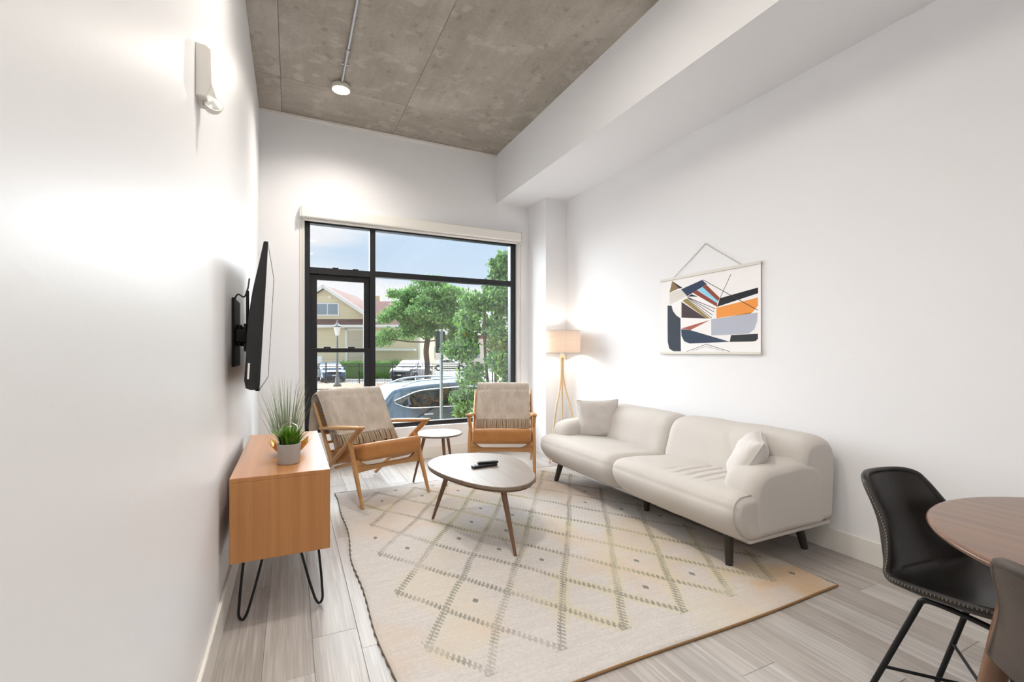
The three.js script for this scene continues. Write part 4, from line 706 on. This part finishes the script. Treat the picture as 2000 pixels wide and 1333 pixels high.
{ // lamp post
  const t = thing('street_lamp', 'old-fashioned street lamp with a pale lantern beside the parking lot', 'street lamp', block(-11.45, 30.2, GY + 0.07), 0);
  mesh('base', lathe([[0, 0], [0.26, 0], [0.24, 0.12], [0.14, 0.25], [0.11, 0.6], [0, 0.6]], 20), M.lampPost, t); mesh('pole', limb([0, 0.5, 0], [0, 3.35, 0], 0.075, 0.055), M.lampPost, t);
  mesh('lantern_body', lathe([[0, 3.3], [0.1, 3.32], [0.12, 3.4], [0.21, 3.86], [0.2, 3.9], [0, 3.9]], 8), M.lantern, t); mesh('lantern_roof', lathe([[0, 4.24], [0.05, 4.2], [0.06, 4.12], [0.26, 3.94], [0.27, 3.9], [0, 3.9]], 8), M.lampPost, t); mesh('finial', new THREE.SphereGeometry(0.05, 10, 8).translate(0, 4.27, 0), M.lampPost, t);
}
{ // traffic sign seen from behind
  const t = thing('traffic_sign', 'dark back of a traffic sign on a galvanised post at the kerb', 'sign', [2.65, GY, -8.71], 0.55);
  mesh('post', RB(-0.028, 0.028, 0, 2.78, -0.02, 0.02, 0.004), M.galvanised, t);
  mesh('sign_plate', plate(roundedLoop([[-0.14, 0], [0.14, 0], [0.14, 0.43], [-0.14, 0.43]], 0.03), 0.004, 0.001).translate(0, 2.32, -0.026), M.signBack, t);
  for (const y of [2.4, 2.66]) mesh('bolt', limb([0, y, 0.015], [0, y, 0.03], 0.012, 0.012), M.galvanised, t);
}
for (const [r, d, l] of [[-16.45, 39.4, 'small white parking sign near the blue car'], [-11.95, 39.2, 'small white parking sign in front of the hedge']]) {
  const t = thing('parking_sign', l, 'sign', block(r, d, GY), -YAW, 'parking signs by the house'); mesh('post', RB(-0.02, 0.02, 0, 1.6, -0.02, 0.02, 0.004), M.galvanised, t); mesh('sign_plate', RB(-0.2, 0.2, 1.35, 1.95, 0.02, 0.03, 0.004), M.signWhite, t);
}
{ // beige house
  const t = thing('beige_house', 'beige gabled house with brown shingle roof and pale trim', 'house', block(-17.6, 43, GY), -YAW);
  const wall = mesh('wall', [BX(-9, 9, 0, 4.75, -8, 0)], M.siding, t);
  const gable = (w, y0, y1, z0, z1) => metreUV(new THREE.ExtrudeGeometry(new THREE.Shape([[-w, y0], [w, y0], [0, y1]].map((p) => new THREE.Vector2(...p))), { depth: z1 - z0, bevelEnabled: false }).translate(0, 0, z0));
  mesh('gable_wall', gable(5.0, 4.9, 8.3, -8, -0.4), M.siding, t);
  const slope = (x0, y0, x1, y1, z0, z1, th) => { const L = Math.hypot(x1 - x0, y1 - y0), a = Math.atan2(y1 - y0, x1 - x0); return metreUV(new THREE.BoxGeometry(L, th, z1 - z0)).rotateZ(a).translate((x0 + x1) / 2, (y0 + y1) / 2 + th / 2, (z0 + z1) / 2); };
  for (const s of [-1, 1]) mesh('gable_roof', slope(0, 8.42, s * 5.5, 4.78, -9, 0.1, 0.16), M.shingle, t);
  for (const s of [-1, 1]) mesh('rake_board', slope(0, 8.28, s * 5.5, 4.64, 0.02, 0.14, 0.3), M.houseTrim, t);
  const deep = (x0, x1, y0, y1, z0, z1, th) => { const L = Math.hypot(z1 - z0, y1 - y0), a = Math.atan2(y1 - y0, z1 - z0); return metreUV(new THREE.BoxGeometry(x1 - x0, th, L)).rotateX(-a).translate((x0 + x1) / 2, (y0 + y1) / 2, (z0 + z1) / 2); };
  mesh('porch_roof', deep(-9, 9.3, 5.75, 4.75, -1.1, 0.5, 0.14), M.shingle, t); mesh('main_roof', deep(2.5, 9.3, 7.5, 4.78, -5, 0.45, 0.16), M.shingle, t);
  mesh('gutter', RB(-9, 9.4, 4.56, 4.8, 0.5, 0.66, 0.03), M.houseTrim, t);
  const win = mesh('window', [RB(-0.85, 1.35, 5.7, 6.95, -0.42, -0.32, 0.02)], M.houseTrim, t); for (const x of [-0.72, 0.29]) mesh('pane', BX(x, x + 0.92, 5.84, 6.81, -0.34, -0.3), M.houseGlass, win);
  mesh('vent', RB(0.3, 0.6, 7.35, 7.6, -0.42, -0.36, 0.01), M.houseTrim, t);
  const door = new THREE.Group(); door.name = 'garage_door'; t.add(door); for (let i = 0; i < 5; i++) mesh('door_panel', RB(2.3, 4.5, 0.05 + i * 0.85, 0.87 + i * 0.85, -0.05, 0.04, 0.02), M.garage, door);
  mesh('door_surround', [RB(2.05, 2.28, 0, 4.5, -0.02, 0.1, 0.01), RB(4.52, 4.75, 0, 4.5, -0.02, 0.1, 0.01), RB(2.05, 4.75, 4.32, 4.52, -0.02, 0.1, 0.01)], M.houseTrim, t);
  mesh('corner_board', [RB(8.85, 9.05, 0, 4.6, -0.05, 0.06, 0.01), RB(-9.05, -8.85, 0, 4.6, -0.05, 0.06, 0.01)], M.houseTrim, t);
  mesh('awning', [RB(4.9, 8.7, 2.42, 2.6, 0, 1.1, 0.02)], M.houseTrim, t); mesh('band_board', RB(-8.8, 2.0, 2.35, 2.6, 0, 0.06, 0.01), M.houseTrim, t);
  mesh('chimney', RB(2.8, 3.6, 6.0, 8.25, -6.5, -5.8, 0.03), M.siding, t);
}
{ // pale building further off
  const t = thing('low_building', 'long pale building with low roof far behind the tree', 'building', block(-8, 66, GY), -YAW);
  mesh('wall', BX(-6, 16, 0, 4.2, -6, 0), M.paleWall, t); mesh('roof', RB(-6.4, 16.4, 4.2, 4.7, -6.4, 0.6, 0.05), M.shingle, t); for (let i = 0; i < 6; i++) mesh('window', RB(-4.5 + i * 3.2, -3 + i * 3.2, 1.4, 3, -0.02, 0.04, 0.01), M.houseGlass, t);
}
// cars: a side outline drawn across the width, drawn in above the belt line
function car(name, label, pos, turn, paint, { L = 4.6, W = 1.86, H = 1.68, hood = 1.02, belt = 1.02, suv = true, rails = false }) {
  const t = thing(name, label, 'car', pos, turn), h2 = L / 2, bv = 0.09, tail = suv ? 0.0 : 0.55;
  const taper = (g) => { const p = g.attributes.position; for (let i = 0; i < p.count; i++) { const y = p.getY(i), x = p.getX(i), k = clamp((y - belt + 0.05) / (H - belt)), e = clamp((Math.abs(x) - h2 + 0.7) / 0.7); p.setZ(i, p.getZ(i) * (1 - 0.2 * k) * (1 - 0.14 * e * e) * (1 - 0.05 * clamp((0.5 - y) / 0.3))); } g.computeVertexNormals(); return g; };
  const top = [[h2 - 0.02, 0.35], [h2, 0.62], [h2 - 0.06, 0.8], [h2 - 0.35, hood - 0.06], [h2 - 1.15, hood + 0.02], [h2 - 1.85, H - 0.12], [h2 - 2.35, H - 0.02], [h2 - 2.9, H], [-h2 + 1.1 + tail, H - 0.04], [-h2 + 0.42 + tail, H - 0.14], [-h2 + 0.1, suv ? 1.12 : 1.05], [-h2, 0.85], [-h2 + 0.03, 0.4]];
  const arch = (cx) => { const o = []; for (let i = 0; i <= 8; i++) { const a = Math.PI * i / 8; o.push([cx - Math.cos(a) * 0.4, 0.3 + Math.sin(a) * 0.42]); } return o; };
  const fx = h2 - 0.92, rx = -h2 + 0.92, loop = [...new THREE.CatmullRomCurve3(top.map(([x, y]) => V(x, y, 0)), false, 'catmullrom', 0.35).getPoints(70).map((p) => [p.x, p.y]), [-h2 + 0.1, 0.28], ...arch(rx), ...arch(fx), [h2 - 0.08, 0.28]];
  const s = new THREE.Shape(loop.map((p) => new THREE.Vector2(...p)));
  mesh('body', taper(new THREE.ExtrudeGeometry(s, { depth: W - 2 * bv, steps: 8, bevelEnabled: true, bevelSize: bv, bevelThickness: bv, bevelOffset: -bv, bevelSegments: 5 }).translate(0, 0, -W / 2 + bv)), paint, t);
  const side = [[-h2 + 0.38 + tail, belt + 0.17], [-h2 + 0.95 + tail, H - 0.17], [h2 - 2.7, H - 0.11], [h2 - 2.2, H - 0.15], [h2 - 1.42, belt + 0.06], [h2 - 2.3, belt + 0.02], [-h2 + 0.7 + tail, belt + 0.02]], sl = roundedLoop(side, [0.06, 0.2, 0.15, 0.12, 0.06, 0.1, 0.2], 6);
  for (const q of [1, -1]) {
    const g = plate(sl, 0.03, 0.004, 2); g.translate(0, 0, q > 0 ? W / 2 - 0.022 : -W / 2 - 0.008); const w = mesh('side_window', taper(g), M.carGlass, t);
    const tr = tube(sl.map(([x, y]) => [x, y, q * (W / 2 + 0.008)]), 0.014, 120, 6, true); mesh('window_trim', taper(tr), M.chrome, w);
    for (const x of [h2 - 2.35, h2 - 3.3]) mesh('pillar', taper(BX(x - 0.045, x + 0.045, belt + 0.03, H - 0.14, q > 0 ? W / 2 + 0.004 : -W / 2 - 0.016, q > 0 ? W / 2 + 0.016 : -W / 2 - 0.004)), M.gasket, w);
    for (const x of [h2 - 2.75, h2 - 3.6]) mesh('door_handle', taper(RB(x - 0.1, x + 0.1, belt - 0.14, belt - 0.1, q > 0 ? W / 2 + 0.002 : -W / 2 - 0.028, q > 0 ? W / 2 + 0.028 : -W / 2 - 0.002, 0.01)), M.chrome, t);
    if (rails) mesh('roof_rail', tube([[h2 - 2.3, H - 0.06, q * (W * 0.34)], [h2 - 2.5, H + 0.03, q * W * 0.34], [-h2 + 0.95, H + 0.02, q * W * 0.34], [-h2 + 0.6, H - 0.09, q * W * 0.34]], 0.018, 40, 8), M.chrome, t);
    mesh('mirror', new RoundedBoxGeometry(0.12, 0.14, 0.2, 3, 0.04).translate(h2 - 1.5, belt + 0.08, q * (W / 2 + 0.08)), paint, t);
    for (const x of [fx, rx]) { const y = 0.345, r = 0.345, wl = mesh('wheel', lathe([[0.2, -0.11], [r - 0.03, -0.11], [r, -0.08], [r, 0.08], [r - 0.03, 0.11], [0.2, 0.11]], 30).rotateX(Math.PI / 2).translate(x, y, q * (W / 2 - 0.13)), M.tyre, t); mesh('rim', [lathe([[0, 0.05], [0.05, 0.06], [0.2, 0.1], [0.22, 0.11], [0.22, 0.07]], 20).rotateX(q * Math.PI / 2).translate(x, y, q * (W / 2 - 0.13))], M.chrome, wl); }
    mesh('headlight', new RoundedBoxGeometry(0.22, 0.12, 0.42, 3, 0.05).rotateY(q * 0.35).translate(h2 - 0.16, hood - 0.21, q * (W / 2 - 0.36)), M.headlight, t);
    mesh('tail_light', new RoundedBoxGeometry(0.16, 0.16, 0.4, 3, 0.05).rotateY(-q * 0.3).translate(-h2 + 0.12, 0.98, q * (W / 2 - 0.34)), S({ color: '#8a1c1c', roughness: 0.2 }), t);
  }
  const glassStrip = (a, b, c, w) => taper(plate([[-w, 0], [w, 0], [w * 0.94, c], [-w * 0.94, c]], 0.02, 0.004, 2).rotateX(-Math.PI / 2 + Math.atan2(b[1] - a[1], Math.abs(b[0] - a[0]))).rotateY(b[0] < a[0] ? Math.PI / 2 : -Math.PI / 2).translate(a[0], a[1], 0));
  const wa = [h2 - 1.2, hood + 0.06], wb = [h2 - 1.83, H - 0.12]; mesh('windshield', glassStrip(wa, wb, Math.hypot(wa[0] - wb[0], wa[1] - wb[1]), W / 2 - 0.16), M.carGlass, t);
  mesh('grille', [new RoundedBoxGeometry(0.06, 0.24, W * 0.5, 3, 0.03).translate(h2 - 0.03, 0.7, 0), new RoundedBoxGeometry(0.06, 0.14, W * 0.72, 3, 0.03).translate(h2 - 0.03, 0.42, 0)], M.grille, t); mesh('number_plate', RB(h2 - 0.01, h2 + 0.012, 0.5, 0.6, -0.16, 0.16, 0.004), M.signWhite, t);
  mesh('underbody', RB(-h2 + 0.2, h2 - 0.2, 0.2, 0.36, -W / 2 + 0.25, W / 2 - 0.25, 0.03), M.tyre, t);
}
car('parked_car', 'blue-grey sport utility car parked right outside the window', [3.95, GY, -10.85], 0, M.carBlueGrey, { L: 4.75, W: 1.9, H: 1.66, belt: 1.1, hood: 1.1, rails: true });
car('parked_car', 'dark grey sport utility car nose-on behind the iron fence', block(-8.05, 37.2, GY), -YAW - Math.PI / 2 - 0.22, M.carGrey, { L: 4.6, W: 1.9, H: 1.7, belt: 1.08, hood: 1.1 });
car('parked_car', 'blue hatchback behind the fence beside the street lamp', block(-14.4, 36.6, GY), -YAW - Math.PI / 2 + 0.5, M.carBlue, { L: 4.2, W: 1.8, H: 1.5, belt: 0.98, hood: 0.98 });
car('parked_car', 'white saloon car parked far off beyond the tree trunk', block(-7.6, 57, GY), -YAW, M.carWhite, { L: 4.6, W: 1.8, H: 1.46, belt: 0.95, hood: 0.95, suv: false });

renderer.render(scene, camera);
